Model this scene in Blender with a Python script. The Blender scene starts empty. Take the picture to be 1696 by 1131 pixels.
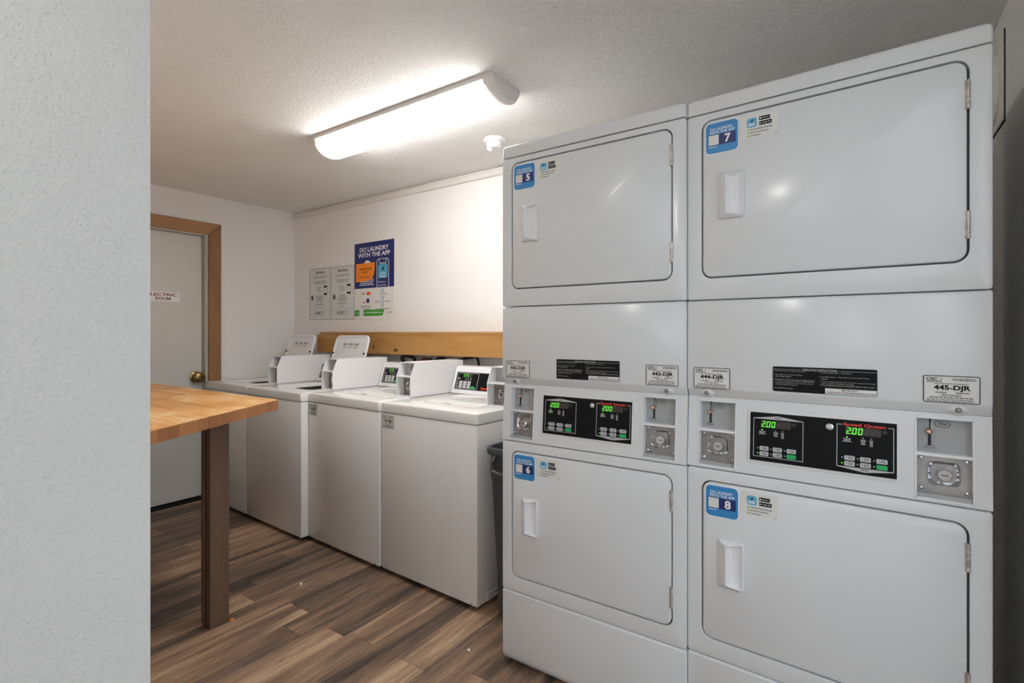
import bpy, bmesh, math, random
from mathutils import Matrix, Vector
random.seed(7)
S = bpy.context.scene
COL = S.collection
R = math.radians
PI = math.pi

# ------------------------------------------------------------------ camera, world, exposure
cam_d = bpy.data.cameras.new('camera')
cam_d.sensor_width = 36.0
cam_d.lens = 18.0
cam_d.shift_y = -14.5 / 1696
cam_d.clip_start = 0.02
cam = bpy.data.objects.new('camera', cam_d)
COL.objects.link(cam)
cam.location = (0, 0, 1.245)
cam.rotation_euler = (R(90), 0, R(34.7))
S.camera = cam

w = bpy.data.worlds.new('overcast_sky')
S.world = w
w.use_nodes = True
bg = w.node_tree.nodes['Background']
bg.inputs[0].default_value = (0.85, 0.93, 1.0, 1)
bg.inputs[1].default_value = 2.1
vs = S.view_settings
vs.view_transform = 'Standard'
vs.look = 'None'
vs.exposure = 0.17
vs.gamma = 1.0
vs.use_curve_mapping = False
S.cycles.use_denoising = True
S.cycles.max_bounces = 10
S.cycles.diffuse_bounces = 7
S.cycles.sample_clamp_indirect = 6.0

FIXTURE_POWER = 20.0
GLOBE_POWER = 150.0

# a portal in the doorway of the right wall, so daylight is sampled through it
pl = bpy.data.lights.new('doorway_daylight', 'AREA')
pl.shape = 'RECTANGLE'; pl.size = 0.92; pl.size_y = 2.05
pl.cycles.is_portal = True
po = bpy.data.objects.new('doorway_daylight', pl); COL.objects.link(po)
po.location = (0.41, 0.79, 1.025)
po.rotation_euler = (R(90), 0, R(90))      # faces -x, into the room

pl2 = bpy.data.lights.new('added_rear_daylight', 'AREA')  # portal in an unseen rear opening, added to light the right wall
pl2.shape = 'RECTANGLE'; pl2.size = 0.75; pl2.size_y = 1.1
pl2.cycles.is_portal = True
po2 = bpy.data.objects.new('added_rear_daylight', pl2); COL.objects.link(po2)
po2.location = (-0.045, -1.65, 1.55)
po2.rotation_euler = (R(90), 0, 0)         # faces +y, into the room

# ------------------------------------------------------------------ materials
def nodes(m):
    m.use_nodes = True
    nt = m.node_tree
    return nt, nt.nodes['Principled BSDF']

def N(nt, kind, **kw):
    n = nt.nodes.new(kind)
    for k, v in kw.items():
        setattr(n, k, v)
    return n

def mat(name, col, rough=0.5, metal=0.0, spec=0.5, noise=None, bump=None, emit=None, coat=0.0, space='Object'):
    """noise=(scale, amount) varies the colour; bump=(scale, strength, distance) gives fine relief"""
    m = bpy.data.materials.new(name)
    nt, b = nodes(m)
    b.inputs['Base Color'].default_value = (*col, 1)
    b.inputs['Roughness'].default_value = rough
    b.inputs['Metallic'].default_value = metal
    b.inputs['Specular IOR Level'].default_value = spec
    b.inputs['Coat Weight'].default_value = coat
    if emit:
        b.inputs['Emission Color'].default_value = (*emit[0], 1)
        b.inputs['Emission Strength'].default_value = emit[1]
    tc = None
    if noise or bump:
        tc = N(nt, 'ShaderNodeTexCoord')
    if noise:
        n = N(nt, 'ShaderNodeTexNoise'); n.inputs['Scale'].default_value = noise[0]; n.inputs['Detail'].default_value = 4
        nt.links.new(tc.outputs[space], n.inputs['Vector'])
        r = N(nt, 'ShaderNodeValToRGB')
        a = noise[1]
        r.color_ramp.elements[0].position = 0.3
        r.color_ramp.elements[1].position = 0.7
        r.color_ramp.elements[0].color = (*[c * (1 - a) for c in col], 1)
        r.color_ramp.elements[1].color = (*[min(1, c * (1 + a)) for c in col], 1)
        nt.links.new(n.outputs['Fac'], r.inputs['Fac'])
        nt.links.new(r.outputs['Color'], b.inputs['Base Color'])
    if bump:
        n = N(nt, 'ShaderNodeTexNoise'); n.inputs['Scale'].default_value = bump[0]; n.inputs['Detail'].default_value = 3
        nt.links.new(tc.outputs[space], n.inputs['Vector'])
        bp = N(nt, 'ShaderNodeBump'); bp.inputs['Strength'].default_value = bump[1]; bp.inputs['Distance'].default_value = bump[2]
        nt.links.new(n.outputs['Fac'], bp.inputs['Height'])
        nt.links.new(bp.outputs['Normal'], b.inputs['Normal'])
    return m

def knockdown(name, col, scale, strength, dist, lo=0.45, hi=0.62, rough=0.7):
    """sprayed plaster wall: raised blobs on a smooth ground"""
    m = bpy.data.materials.new(name)
    nt, b = nodes(m)
    tc = N(nt, 'ShaderNodeTexCoord')
    n = N(nt, 'ShaderNodeTexNoise'); n.inputs['Scale'].default_value = scale; n.inputs['Detail'].default_value = 3.5
    n.inputs['Distortion'].default_value = 0.6
    nt.links.new(tc.outputs['Object'], n.inputs['Vector'])
    r = N(nt, 'ShaderNodeValToRGB')
    r.color_ramp.elements[0].position = lo; r.color_ramp.elements[1].position = hi
    nt.links.new(n.outputs['Fac'], r.inputs['Fac'])
    bp = N(nt, 'ShaderNodeBump'); bp.inputs['Strength'].default_value = strength; bp.inputs['Distance'].default_value = dist
    nt.links.new(r.outputs['Color'], bp.inputs['Height'])
    nt.links.new(bp.outputs['Normal'], b.inputs['Normal'])
    n2 = N(nt, 'ShaderNodeTexNoise'); n2.inputs['Scale'].default_value = 2.2; n2.inputs['Detail'].default_value = 5
    nt.links.new(tc.outputs['Object'], n2.inputs['Vector'])
    r2 = N(nt, 'ShaderNodeValToRGB')
    r2.color_ramp.elements[0].position = 0.3; r2.color_ramp.elements[1].position = 0.7
    r2.color_ramp.elements[0].color = (*[c * 0.96 for c in col], 1)
    r2.color_ramp.elements[1].color = (*col, 1)
    nt.links.new(n2.outputs['Fac'], r2.inputs['Fac'])
    nt.links.new(r2.outputs['Color'], b.inputs['Base Color'])
    b.inputs['Roughness'].default_value = rough
    b.inputs['Specular IOR Level'].default_value = 0.35
    return m

def wood(name, cols, stretch=(40, 2.5, 40), rough=0.45, per_object=True, streak=0.0, bump=0.15, ringscale=3.0, tint=1.0):
    """grain stretched along one axis; the tone differs from piece to piece"""
    m = bpy.data.materials.new(name)
    nt, b = nodes(m)
    L = nt.links.new
    tc = N(nt, 'ShaderNodeTexCoord')
    oi = N(nt, 'ShaderNodeObjectInfo')
    add = N(nt, 'ShaderNodeVectorMath', operation='ADD')
    sc = N(nt, 'ShaderNodeVectorMath', operation='SCALE'); sc.inputs[3].default_value = 37.0
    cmb = N(nt, 'ShaderNodeCombineXYZ')
    for i in range(3): L(oi.outputs['Random'], cmb.inputs[i])
    L(cmb.outputs[0], sc.inputs[0])
    L(tc.outputs['Object'], add.inputs[0])
    if per_object: L(sc.outputs[0], add.inputs[1])
    mp = N(nt, 'ShaderNodeMapping'); mp.inputs['Scale'].default_value = stretch
    L(add.outputs[0], mp.inputs['Vector'])
    n1 = N(nt, 'ShaderNodeTexNoise'); n1.inputs['Scale'].default_value = 1.0; n1.inputs['Detail'].default_value = 6; n1.inputs['Roughness'].default_value = 0.65
    n1.inputs['Distortion'].default_value = 0.4
    L(mp.outputs[0], n1.inputs['Vector'])
    mp2 = N(nt, 'ShaderNodeMapping'); mp2.inputs['Scale'].default_value = tuple(s * 0.22 for s in stretch)
    L(add.outputs[0], mp2.inputs['Vector'])
    n2 = N(nt, 'ShaderNodeTexNoise'); n2.inputs['Scale'].default_value = ringscale / 3.0; n2.inputs['Detail'].default_value = 2
    L(mp2.outputs[0], n2.inputs['Vector'])
    # tone = 0.45*grain + 0.35*broad + 0.45*random
    m1 = N(nt, 'ShaderNodeMath', operation='MULTIPLY'); L(n1.outputs['Fac'], m1.inputs[0]); m1.inputs[1].default_value = 0.62
    m2 = N(nt, 'ShaderNodeMath', operation='MULTIPLY_ADD'); L(n2.outputs['Fac'], m2.inputs[0]); m2.inputs[1].default_value = 0.62; L(m1.outputs[0], m2.inputs[2])
    m3 = N(nt, 'ShaderNodeMath', operation='MULTIPLY_ADD'); L(oi.outputs['Random'], m3.inputs[0]); m3.inputs[1].default_value = 0.36 if per_object else 0.0; L(m2.outputs[0], m3.inputs[2])
    m4 = N(nt, 'ShaderNodeMath', operation='SUBTRACT'); L(m3.outputs[0], m4.inputs[0]); m4.inputs[1].default_value = 0.30 if per_object else 0.12
    r = N(nt, 'ShaderNodeValToRGB')
    els = r.color_ramp.elements
    k = len(cols)
    els[0].position = 0.22; els[0].color = (*cols[0], 1)
    els[1].position = 0.78; els[1].color = (*cols[-1], 1)
    for i in range(1, k - 1):
        e = els.new(0.22 + 0.56 * i / (k - 1)); e.color = (*cols[i], 1)
    L(m4.outputs[0], r.inputs['Fac'])
    out = r.outputs['Color']
    if streak > 0:
        mp3 = N(nt, 'ShaderNodeMapping'); mp3.inputs['Scale'].default_value = tuple(s * 3.2 for s in stretch)
        L(add.outputs[0], mp3.inputs['Vector'])
        n3 = N(nt, 'ShaderNodeTexNoise'); n3.inputs['Scale'].default_value = 1.0; n3.inputs['Detail'].default_value = 3
        L(mp3.outputs[0], n3.inputs['Vector'])
        r3 = N(nt, 'ShaderNodeValToRGB'); r3.color_ramp.elements[0].position = 0.58; r3.color_ramp.elements[1].position = 0.72
        r3.color_ramp.elements[1].color = (streak, streak, streak, 1)
        L(n3.outputs['Fac'], r3.inputs['Fac'])
        mx = N(nt, 'ShaderNodeMix', data_type='RGBA'); mx.blend_type = 'MIX'
        L(r3.outputs['Color'], mx.inputs[0]); L(out, mx.inputs[6]); mx.inputs[7].default_value = (0.33, 0.28, 0.24, 1)
        out = mx.outputs[2]
    L(out, b.inputs['Base Color'])
    b.inputs['Roughness'].default_value = rough
    b.inputs['Specular IOR Level'].default_value = 0.4
    bp = N(nt, 'ShaderNodeBump'); bp.inputs['Strength'].default_value = bump; bp.inputs['Distance'].default_value = 0.002
    L(n1.outputs['Fac'], bp.inputs['Height']); L(bp.outputs['Normal'], b.inputs['Normal'])
    return m

MT = {}
MT['wall'] = knockdown('painted_wall', (0.86, 0.845, 0.835), 60, 0.12, 0.002)
MT['wall_entry'] = knockdown('sprayed_texture_wall', (0.80, 0.81, 0.81), 165, 0.50, 0.0024, 0.52, 0.76)
MT['wall_right'] = knockdown('rough_wall', (0.80, 0.79, 0.76), 150, 0.35, 0.002, 0.42, 0.66)
MT['ceiling'] = knockdown('popcorn_ceiling', (0.88, 0.88, 0.865), 115, 0.9, 0.0026, 0.48, 0.62)
MT['trim'] = mat('painted_trim', (0.74, 0.71, 0.68), 0.45)
MT['enamel'] = mat('white_enamel', (0.72, 0.735, 0.75), 0.20, spec=0.45, bump=(260, 0.05, 0.0006))
MT['washer'] = mat('washer_enamel', (0.84, 0.83, 0.82), 0.20, spec=0.5, noise=(3, 0.015))
MT['deck'] = mat('glossy_washer_deck', (0.82, 0.82, 0.80), 0.08, spec=0.55, coat=0.3)
MT['plastic_white'] = mat('white_plastic', (0.82, 0.82, 0.84), 0.30)
MT['gap_shade'] = mat('grey_gap_shade', (0.16, 0.16, 0.165), 0.7)
MT['dark'] = mat('dark_interior', (0.012, 0.012, 0.013), 0.6)
MT['metal'] = mat('brushed_steel', (0.33, 0.31, 0.295), 0.42, 1.0, noise=(25, 0.2))
MT['chrome'] = mat('chrome', (0.75, 0.75, 0.76), 0.14, 1.0)
MT['hinge'] = mat('worn_hinge', (0.52, 0.50, 0.46), 0.5, 0.7, noise=(60, 0.3))
MT['plategrey'] = mat('grey_painted_plate', (0.38, 0.39, 0.39), 0.4, noise=(8, 0.06))
MT['brass'] = mat('old_brass', (0.26, 0.18, 0.075), 0.25, 1.0, noise=(30, 0.3))
MT['copper'] = mat('worn_copper', (0.62, 0.42, 0.32), 0.3, 1.0)
MT['panel_black'] = mat('black_panel_film', (0.008, 0.008, 0.009), 0.45, spec=0.12)
MT['bezel'] = mat('pale_bezel', (0.72, 0.72, 0.71), 0.3)
MT['line'] = mat('silver_print', (0.50, 0.50, 0.50), 0.5)
MT['button'] = mat('grey_button', (0.55, 0.55, 0.56), 0.5)
MT['green'] = mat('green_button', (0.01, 0.42, 0.12), 0.5)
MT['red'] = mat('red_print', (0.75, 0.04, 0.02), 0.5)
MT['led'] = mat('green_led', (0.05, 0.4, 0.02), 0.4, emit=((0.16, 1.0, 0.06), 0.75))
MT['seg_off'] = mat('unlit_segments', (0.075, 0.05, 0.045), 0.4)
MT['window_off'] = mat('display_window', (0.022, 0.014, 0.013), 0.3)
MT['blue'] = mat('sticker_blue', (0.035, 0.24, 0.56), 0.35)
MT['sky'] = mat('icon_blue', (0.10, 0.40, 0.62), 0.4)
MT['navy'] = mat('navy_print', (0.012, 0.022, 0.14), 0.4)
MT['white'] = mat('white_print', (0.85, 0.85, 0.85), 0.5)
MT['cream'] = mat('cream_label', (0.74, 0.73, 0.70), 0.45)
MT['black'] = mat('black_print', (0.010, 0.010, 0.011), 0.6, spec=0.12)
MT['greyprint'] = mat('grey_print', (0.20, 0.20, 0.20), 0.6)
MT['leafgreen'] = mat('green_print', (0.04, 0.34, 0.02), 0.5)
MT['teal'] = mat('teal_print', (0.05, 0.30, 0.22), 0.5)
MT['orange'] = mat('orange_paper', (0.90, 0.25, 0.015), 0.6)
MT['paper'] = mat('paper', (0.80, 0.78, 0.75), 0.55)
MT['paper_blue'] = mat('pale_notice_paper', (0.70, 0.72, 0.71), 0.5)
MT['maroon'] = mat('maroon_print', (0.20, 0.012, 0.035), 0.5)
MT['door_paint'] = mat('grey_door_paint', (0.66, 0.65, 0.62), 0.4, noise=(4, 0.03))
MT['stop_paint'] = mat('door_stop_paint', (0.50, 0.49, 0.44), 0.5)
MT['casing'] = wood('stained_door_casing', [(0.16, 0.075, 0.032), (0.30, 0.155, 0.07), (0.40, 0.22, 0.11)], (14, 14, 1.5), 0.45, False)
MT['casing_h'] = wood('stained_head_casing', [(0.20, 0.10, 0.04), (0.36, 0.19, 0.085), (0.45, 0.26, 0.13)], (14, 1.5, 14), 0.45, False)
MT['pine'] = wood('stained_pine_board', [(0.26, 0.12, 0.03), (0.46, 0.24, 0.075), (0.56, 0.31, 0.11)], (2.2, 30, 26), 0.42, True)
MT['pine'].node_tree.nodes['Principled BSDF'].inputs['Coat Weight'].default_value = 0.1
MT['butcher'] = wood('butcher_block', [(0.42, 0.15, 0.03), (0.62, 0.29, 0.075), (0.72, 0.42, 0.15)], (3.5, 22, 22), 0.35, True)
MT['knot'] = mat('pine_knot', (0.16, 0.07, 0.02), 0.5)
MT['legwood'] = wood('brown_painted_post', [(0.11, 0.065, 0.042), (0.15, 0.09, 0.06), (0.18, 0.11, 0.075)], (30, 30, 2), 0.5, False)
MT['legdark'] = wood('dark_painted_post', [(0.035, 0.018, 0.012), (0.05, 0.026, 0.018), (0.065, 0.035, 0.025)], (30, 30, 2), 0.5, False)
def plank_material():
    m = bpy.data.materials.new('vinyl_plank')
    nt, b = nodes(m); L = nt.links.new
    tc = N(nt, 'ShaderNodeTexCoord'); oi = N(nt, 'ShaderNodeObjectInfo')
    cmb = N(nt, 'ShaderNodeCombineXYZ')
    for i in range(3): L(oi.outputs['Random'], cmb.inputs[i])
    sc = N(nt, 'ShaderNodeVectorMath', operation='SCALE'); sc.inputs[3].default_value = 41.0; L(cmb.outputs[0], sc.inputs[0])
    add = N(nt, 'ShaderNodeVectorMath', operation='ADD'); L(tc.outputs['Object'], add.inputs[0]); L(sc.outputs[0], add.inputs[1])
    def layer(scale, detail, rough, dist=0.0):
        mp = N(nt, 'ShaderNodeMapping'); mp.inputs['Scale'].default_value = scale; L(add.outputs[0], mp.inputs['Vector'])
        n = N(nt, 'ShaderNodeTexNoise'); n.inputs['Scale'].default_value = 1.0; n.inputs['Detail'].default_value = detail; n.inputs['Roughness'].default_value = rough; n.inputs['Distortion'].default_value = dist
        L(mp.outputs[0], n.inputs['Vector']); return n.outputs['Fac']
    broad = layer((13, 0.9, 13), 3, 0.5, 0.6)
    grain = layer((75, 4.5, 75), 6, 0.68, 0.5)
    fine = layer((230, 14, 230), 3, 0.6, 0.2)
    def mad(x, k, y):
        q = N(nt, 'ShaderNodeMath', operation='MULTIPLY_ADD'); L(x, q.inputs[0]); q.inputs[1].default_value = k
        if isinstance(y, float): q.inputs[2].default_value = y
        else: L(y, q.inputs[2])
        return q.outputs[0]
    t = mad(oi.outputs['Random'], 0.46, -1.10)
    t = mad(broad, 1.55, t); t = mad(grain, 0.85, t); t = mad(fine, 0.42, t)
    r = N(nt, 'ShaderNodeValToRGB'); e = r.color_ramp.elements
    e[0].position = 0.10; e[0].color = (0.050, 0.037, 0.030, 1)
    e[1].position = 0.95; e[1].color = (0.52, 0.36, 0.23, 1)
    for p, c in ((0.32, (0.110, 0.076, 0.057, 1)), (0.55, (0.215, 0.135, 0.088, 1)), (0.75, (0.34, 0.215, 0.135, 1))):
        q = e.new(p); q.color = c
    L(t, r.inputs['Fac'])
    # weathered grey wash on part of each board, pale cracks in the grain
    wash = layer((9, 1.1, 9), 2, 0.5)
    rw = N(nt, 'ShaderNodeValToRGB'); rw.color_ramp.elements[0].position = 0.50; rw.color_ramp.elements[1].position = 0.68; L(wash, rw.inputs['Fac'])
    crack = layer((190, 10, 190), 2, 0.5, 1.2)
    rc = N(nt, 'ShaderNodeValToRGB'); rc.color_ramp.elements[0].position = 0.56; rc.color_ramp.elements[1].position = 0.66; L(crack, rc.inputs['Fac'])
    mu = N(nt, 'ShaderNodeMath', operation='MULTIPLY'); L(rw.outputs['Color'], mu.inputs[0]); L(rc.outputs['Color'], mu.inputs[1])
    mu2 = N(nt, 'ShaderNodeMath', operation='MULTIPLY'); L(mu.outputs[0], mu2.inputs[0]); mu2.inputs[1].default_value = 0.65
    mx = N(nt, 'ShaderNodeMix', data_type='RGBA'); L(mu2.outputs[0], mx.inputs[0]); L(r.outputs['Color'], mx.inputs[6]); mx.inputs[7].default_value = (0.36, 0.30, 0.25, 1)
    L(mx.outputs[2], b.inputs['Base Color'])
    b.inputs['Roughness'].default_value = 0.42; b.inputs['Specular IOR Level'].default_value = 0.4
    bp = N(nt, 'ShaderNodeBump'); bp.inputs['Strength'].default_value = 0.18; bp.inputs['Distance'].default_value = 0.001
    L(grain, bp.inputs['Height']); L(bp.outputs['Normal'], b.inputs['Normal'])
    return m
MT['plank'] = plank_material()
def butcher_material():
    m = bpy.data.materials.new('butcher_block')
    nt, b = nodes(m); L = nt.links.new
    tc = N(nt, 'ShaderNodeTexCoord'); oi = N(nt, 'ShaderNodeObjectInfo'); ge = N(nt, 'ShaderNodeNewGeometry')
    cmb = N(nt, 'ShaderNodeCombineXYZ')
    for i in range(3): L(oi.outputs['Random'], cmb.inputs[i])
    sc = N(nt, 'ShaderNodeVectorMath', operation='SCALE'); sc.inputs[3].default_value = 23.0; L(cmb.outputs[0], sc.inputs[0])
    add = N(nt, 'ShaderNodeVectorMath', operation='ADD'); L(tc.outputs['Object'], add.inputs[0]); L(sc.outputs[0], add.inputs[1])
    def layer(src, scale, detail, dist=0.0):
        mp = N(nt, 'ShaderNodeMapping'); mp.inputs['Scale'].default_value = scale; L(src, mp.inputs['Vector'])
        n = N(nt, 'ShaderNodeTexNoise'); n.inputs['Scale'].default_value = 1.0; n.inputs['Detail'].default_value = detail; n.inputs['Distortion'].default_value = dist
        L(mp.outputs[0], n.inputs['Vector']); return n.outputs['Fac']
    grain = layer(add.outputs[0], (4, 45, 45), 4, 0.4)
    worn = layer(tc.outputs['Object'], (2.6, 6.5, 3), 5, 1.0)     # worn finish runs across the staves
    def mad(x, k, y):
        q = N(nt, 'ShaderNodeMath', operation='MULTIPLY_ADD'); L(x, q.inputs[0]); q.inputs[1].default_value = k
        if isinstance(y, float): q.inputs[2].default_value = y
        else: L(y, q.inputs[2])
        return q.outputs[0]
    t = mad(oi.outputs['Random'], 0.09, -0.52); t = mad(grain, 0.55, t); t = mad(worn, 1.6, t)
    r = N(nt, 'ShaderNodeValToRGB'); e = r.color_ramp.elements
    e[0].position = 0.15; e[0].color = (0.50, 0.19, 0.035, 1)
    e[1].position = 0.85; e[1].color = (0.90, 0.60, 0.29, 1)
    q = e.new(0.45); q.color = (0.68, 0.31, 0.08, 1)
    q = e.new(0.65); q.color = (0.80, 0.43, 0.14, 1)
    L(t, r.inputs['Fac'])
    # sawn ends are darker and ringed
    rn = layer(add.outputs[0], (25, 25, 25), 2, 2.5)
    wv = N(nt, 'ShaderNodeMath', operation='SINE'); mm = N(nt, 'ShaderNodeMath', operation='MULTIPLY'); L(rn, mm.inputs[0]); mm.inputs[1].default_value = 45.0; L(mm.outputs[0], wv.inputs[0])
    t2 = mad(wv.outputs[0], 0.14, 0.30); t2 = mad(oi.outputs['Random'], 0.5, t2)
    r2 = N(nt, 'ShaderNodeValToRGB'); r2.color_ramp.elements[0].color = (0.20, 0.075, 0.025, 1); r2.color_ramp.elements[1].color = (0.46, 0.20, 0.075, 1); L(t2, r2.inputs['Fac'])
    sx = N(nt, 'ShaderNodeSeparateXYZ'); L(ge.outputs['True Normal'], sx.inputs[0])
    ab = N(nt, 'ShaderNodeMath', operation='ABSOLUTE'); L(sx.outputs[2], ab.inputs[0])
    gt = N(nt, 'ShaderNodeMath', operation='GREATER_THAN'); L(ab.outputs[0], gt.inputs[0]); gt.inputs[1].default_value = 0.4
    mx = N(nt, 'ShaderNodeMix', data_type='RGBA'); L(gt.outputs[0], mx.inputs[0]); L(r2.outputs['Color'], mx.inputs[6]); L(r.outputs['Color'], mx.inputs[7])
    L(mx.outputs[2], b.inputs['Base Color'])
    b.inputs['Roughness'].default_value = 0.36; b.inputs['Specular IOR Level'].default_value = 0.4
    return m
MT['butcher'] = butcher_material()
MT['subfloor'] = mat('dark_subfloor', (0.02, 0.016, 0.013), 0.8)
MT['binplastic'] = mat('dark_grey_bin_plastic', (0.055, 0.062, 0.072), 0.45, bump=(300, 0.1, 0.0005))
MT['diffuser'] = mat('lit_diffuser', (0.9, 0.9, 0.9), 0.4, emit=((1.0, 0.98, 0.95), FIXTURE_POWER))
MT['capgrey'] = mat('fixture_end_cap', (0.74, 0.71, 0.69), 0.4)
MT['globe'] = mat('lit_globe', (0.9, 0.9, 0.9), 0.4, emit=((1.0, 0.97, 0.93), GLOBE_POWER))
MT['hose'] = mat('black_rubber_hose', (0.02, 0.02, 0.022), 0.45)
MT['rust'] = mat('rusty_valve', (0.12, 0.05, 0.03), 0.6, 0.3)
MT['duct'] = mat('pale_duct', (0.78, 0.76, 0.70), 0.5, noise=(30, 0.08))
MT['caulk'] = mat('black_gap', (0.01, 0.01, 0.01), 0.8)
MT['pavement'] = mat('outdoor_pavement', (0.35, 0.34, 0.33), 0.8, noise=(5, 0.1))
MT['lint'] = mat('white_scrap', (0.8, 0.8, 0.8), 0.6)
MT['rubber'] = mat('black_bumper', (0.012, 0.012, 0.012), 0.6)

# ------------------------------------------------------------------ mesh helpers
class MB:
    def __init__(s): s.v = []; s.f = []
    def add(s, vs_, fs):
        o = len(s.v); s.v += [tuple(p) for p in vs_]; s.f += [tuple(i + o for i in f) for f in fs]; return s
    def box(s, x0, x1, y0, y1, z0, z1):
        v = [(x0,y0,z0),(x1,y0,z0),(x1,y1,z0),(x0,y1,z0),(x0,y0,z1),(x1,y0,z1),(x1,y1,z1),(x0,y1,z1)]
        return s.add(v, [(0,3,2,1),(4,5,6,7),(0,1,5,4),(1,2,6,5),(2,3,7,6),(3,0,4,7)])
    def bm(s, bm):
        bm.verts.index_update()
        return s.add([v.co[:] for v in bm.verts], [[v.index for v in f.verts] for f in bm.faces])
    def rbox(s, x0, x1, y0, y1, z0, z1, b=0.005, seg=2):
        t = MB().box(x0, x1, y0, y1, z0, z1).to_bm()
        bmesh.ops.bevel(t, geom=t.edges[:], offset=b, segments=seg, profile=0.5, affect='EDGES')
        s.bm(t); t.free(); return s
    def prism(s, prof, axis, a0, a1, b=0.0, seg=2):
        """extrude the closed 2-D outline along an axis; prof is (y,z) for x, (x,z) for y, (x,y) for z"""
        def mp(p, a): return {'x': (a, p[0], p[1]), 'y': (p[0], a, p[1]), 'z': (p[0], p[1], a)}[axis]
        n = len(prof)
        v = [mp(p, a0) for p in prof] + [mp(p, a1) for p in prof]
        f = [tuple(range(n)), tuple(range(2*n - 1, n - 1, -1))] + [(i, n + i, n + (i+1) % n, (i+1) % n) for i in range(n)]
        t = MB().add(v, f).to_bm()
        bmesh.ops.recalc_face_normals(t, faces=t.faces[:])
        if b > 0:
            es = [e for e in t.edges if e.calc_face_angle(0) > R(25)]
            bmesh.ops.bevel(t, geom=es, offset=b, segments=seg, profile=0.5, affect='EDGES')
        s.bm(t); t.free(); return s
    def loft(s, loops, cap0=False, cap1=False):
        n = len(loops[0]); o = len(s.v)
        for l in loops: s.v += [tuple(p) for p in l]
        for k in range(len(loops) - 1):
            for i in range(n):
                j = (i + 1) % n
                s.f.append((o + k*n + i, o + k*n + j, o + (k+1)*n + j, o + (k+1)*n + i))
        if cap0: s.f.append(tuple(o + i for i in range(n - 1, -1, -1)))
        if cap1: s.f.append(tuple(o + (len(loops)-1)*n + i for i in range(n)))
        return s
    def lathe(s, prof, o=(0,0,0), ax='z', n=24, cap=True):
        """revolve (radius, height) pairs about an axis through o"""
        def mp(r, h, a):
            c, d = r*math.cos(a), r*math.sin(a)
            p = {'z': (c, d, h), 'y': (c, h, d), 'x': (h, c, d)}[ax]
            return (p[0]+o[0], p[1]+o[1], p[2]+o[2])
        loops = [[mp(r, h, 2*PI*i/n) for i in range(n)] for r, h in prof]
        return s.loft(loops, cap, cap)
    def tube(s, pts, r, n=8, cap=True):
        pts = [Vector(p) for p in pts]
        loops = []
        up = Vector((0,0,1))
        for i, p in enumerate(pts):
            d = (pts[min(i+1, len(pts)-1)] - pts[max(i-1, 0)]).normalized()
            a = d.cross(up)
            if a.length < 1e-4: a = d.cross(Vector((1,0,0)))
            a.normalize(); b = d.cross(a).normalized()
            loops.append([p + a*r*math.cos(2*PI*k/n) + b*r*math.sin(2*PI*k/n) for k in range(n)])
        return s.loft(loops, cap, cap)
    def to_bm(s):
        bm = bmesh.new()
        vv = [bm.verts.new(p) for p in s.v]
        for f in s.f:
            try: bm.faces.new([vv[i] for i in f])
            except ValueError: pass
        return bm
    def xf(s, fn): s.v = [tuple(fn(*p)) for p in s.v]; return s

def part(name, mb, m, parent=None, fix=True, smooth=True, label=None):
    me = bpy.data.meshes.new(name)
    bm = mb.to_bm()
    if fix: bmesh.ops.recalc_face_normals(bm, faces=bm.faces[:])
    bm.to_mesh(me); bm.free()
    me.materials.append(MT[m])
    if smooth:
        me.polygons.foreach_set('use_smooth', [True]*len(me.polygons))
        me.set_sharp_from_angle(angle=R(32))
    o = bpy.data.objects.new(name, me)
    COL.objects.link(o)
    if parent is not None: o.parent = parent
    if label: o['label'] = label
    if 'print' in name and not name.endswith('lettering'): o['kind'] = 'stuff'
    return o

def tag(o, label, cat, group=None):
    o['label'] = label; o['category'] = cat
    if group: o['group'] = group
    return o

def empty(name, loc, rz=0.0):
    o = bpy.data.objects.new(name, None); COL.objects.link(o)
    o.empty_display_size = 0.1
    o.location = loc; o.rotation_euler = (0, 0, rz)
    return o

def struct(name, mb, m, parent=None, smooth=False):
    o = part(name, mb, m, parent, smooth=smooth)
    if parent is None: o['kind'] = 'structure'
    return o

def rr(x0, x1, z0, z1, r, k=6):
    """rounded rectangle, 4*(k+1) points, counter-clockwise"""
    pts = []
    for cx, cz, a0 in ((x1-r, z0+r, -PI/2), (x1-r, z1-r, 0), (x0+r, z1-r, PI/2), (x0+r, z0+r, PI)):
        for i in range(k + 1):
            a = a0 + PI/2*i/k
            pts.append((cx + r*math.cos(a), cz + r*math.sin(a)))
    return pts
def fr(pts, y): return [(p[0], y, p[1]) for p in pts]      # loop in a front plane
def tp(pts, z): return [(p[0], p[1], z) for p in pts]      # loop in a level plane
def plate(mb, x0, x1, z0, z1, y0, y1, r=0.004, k=3):
    """thin rounded plate, front at y0 (towards the viewer), back at y1"""
    return mb.loft([fr(rr(x0,x1,z0,z1,r,k), y1), fr(rr(x0,x1,z0,z1,r,k), y0)], True, True)
def frame(mb, x0, x1, z0, z1, t, y0, y1, r=0.004, k=3):
    """thin rounded outline of width t"""
    a, b = rr(x0,x1,z0,z1,r,k), rr(x0+t,x1-t,z0+t,z1-t,max(r-t,0.0006),k)
    return mb.loft([fr(a,y1), fr(a,y0), fr(b,y0), fr(b,y1)])

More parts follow.
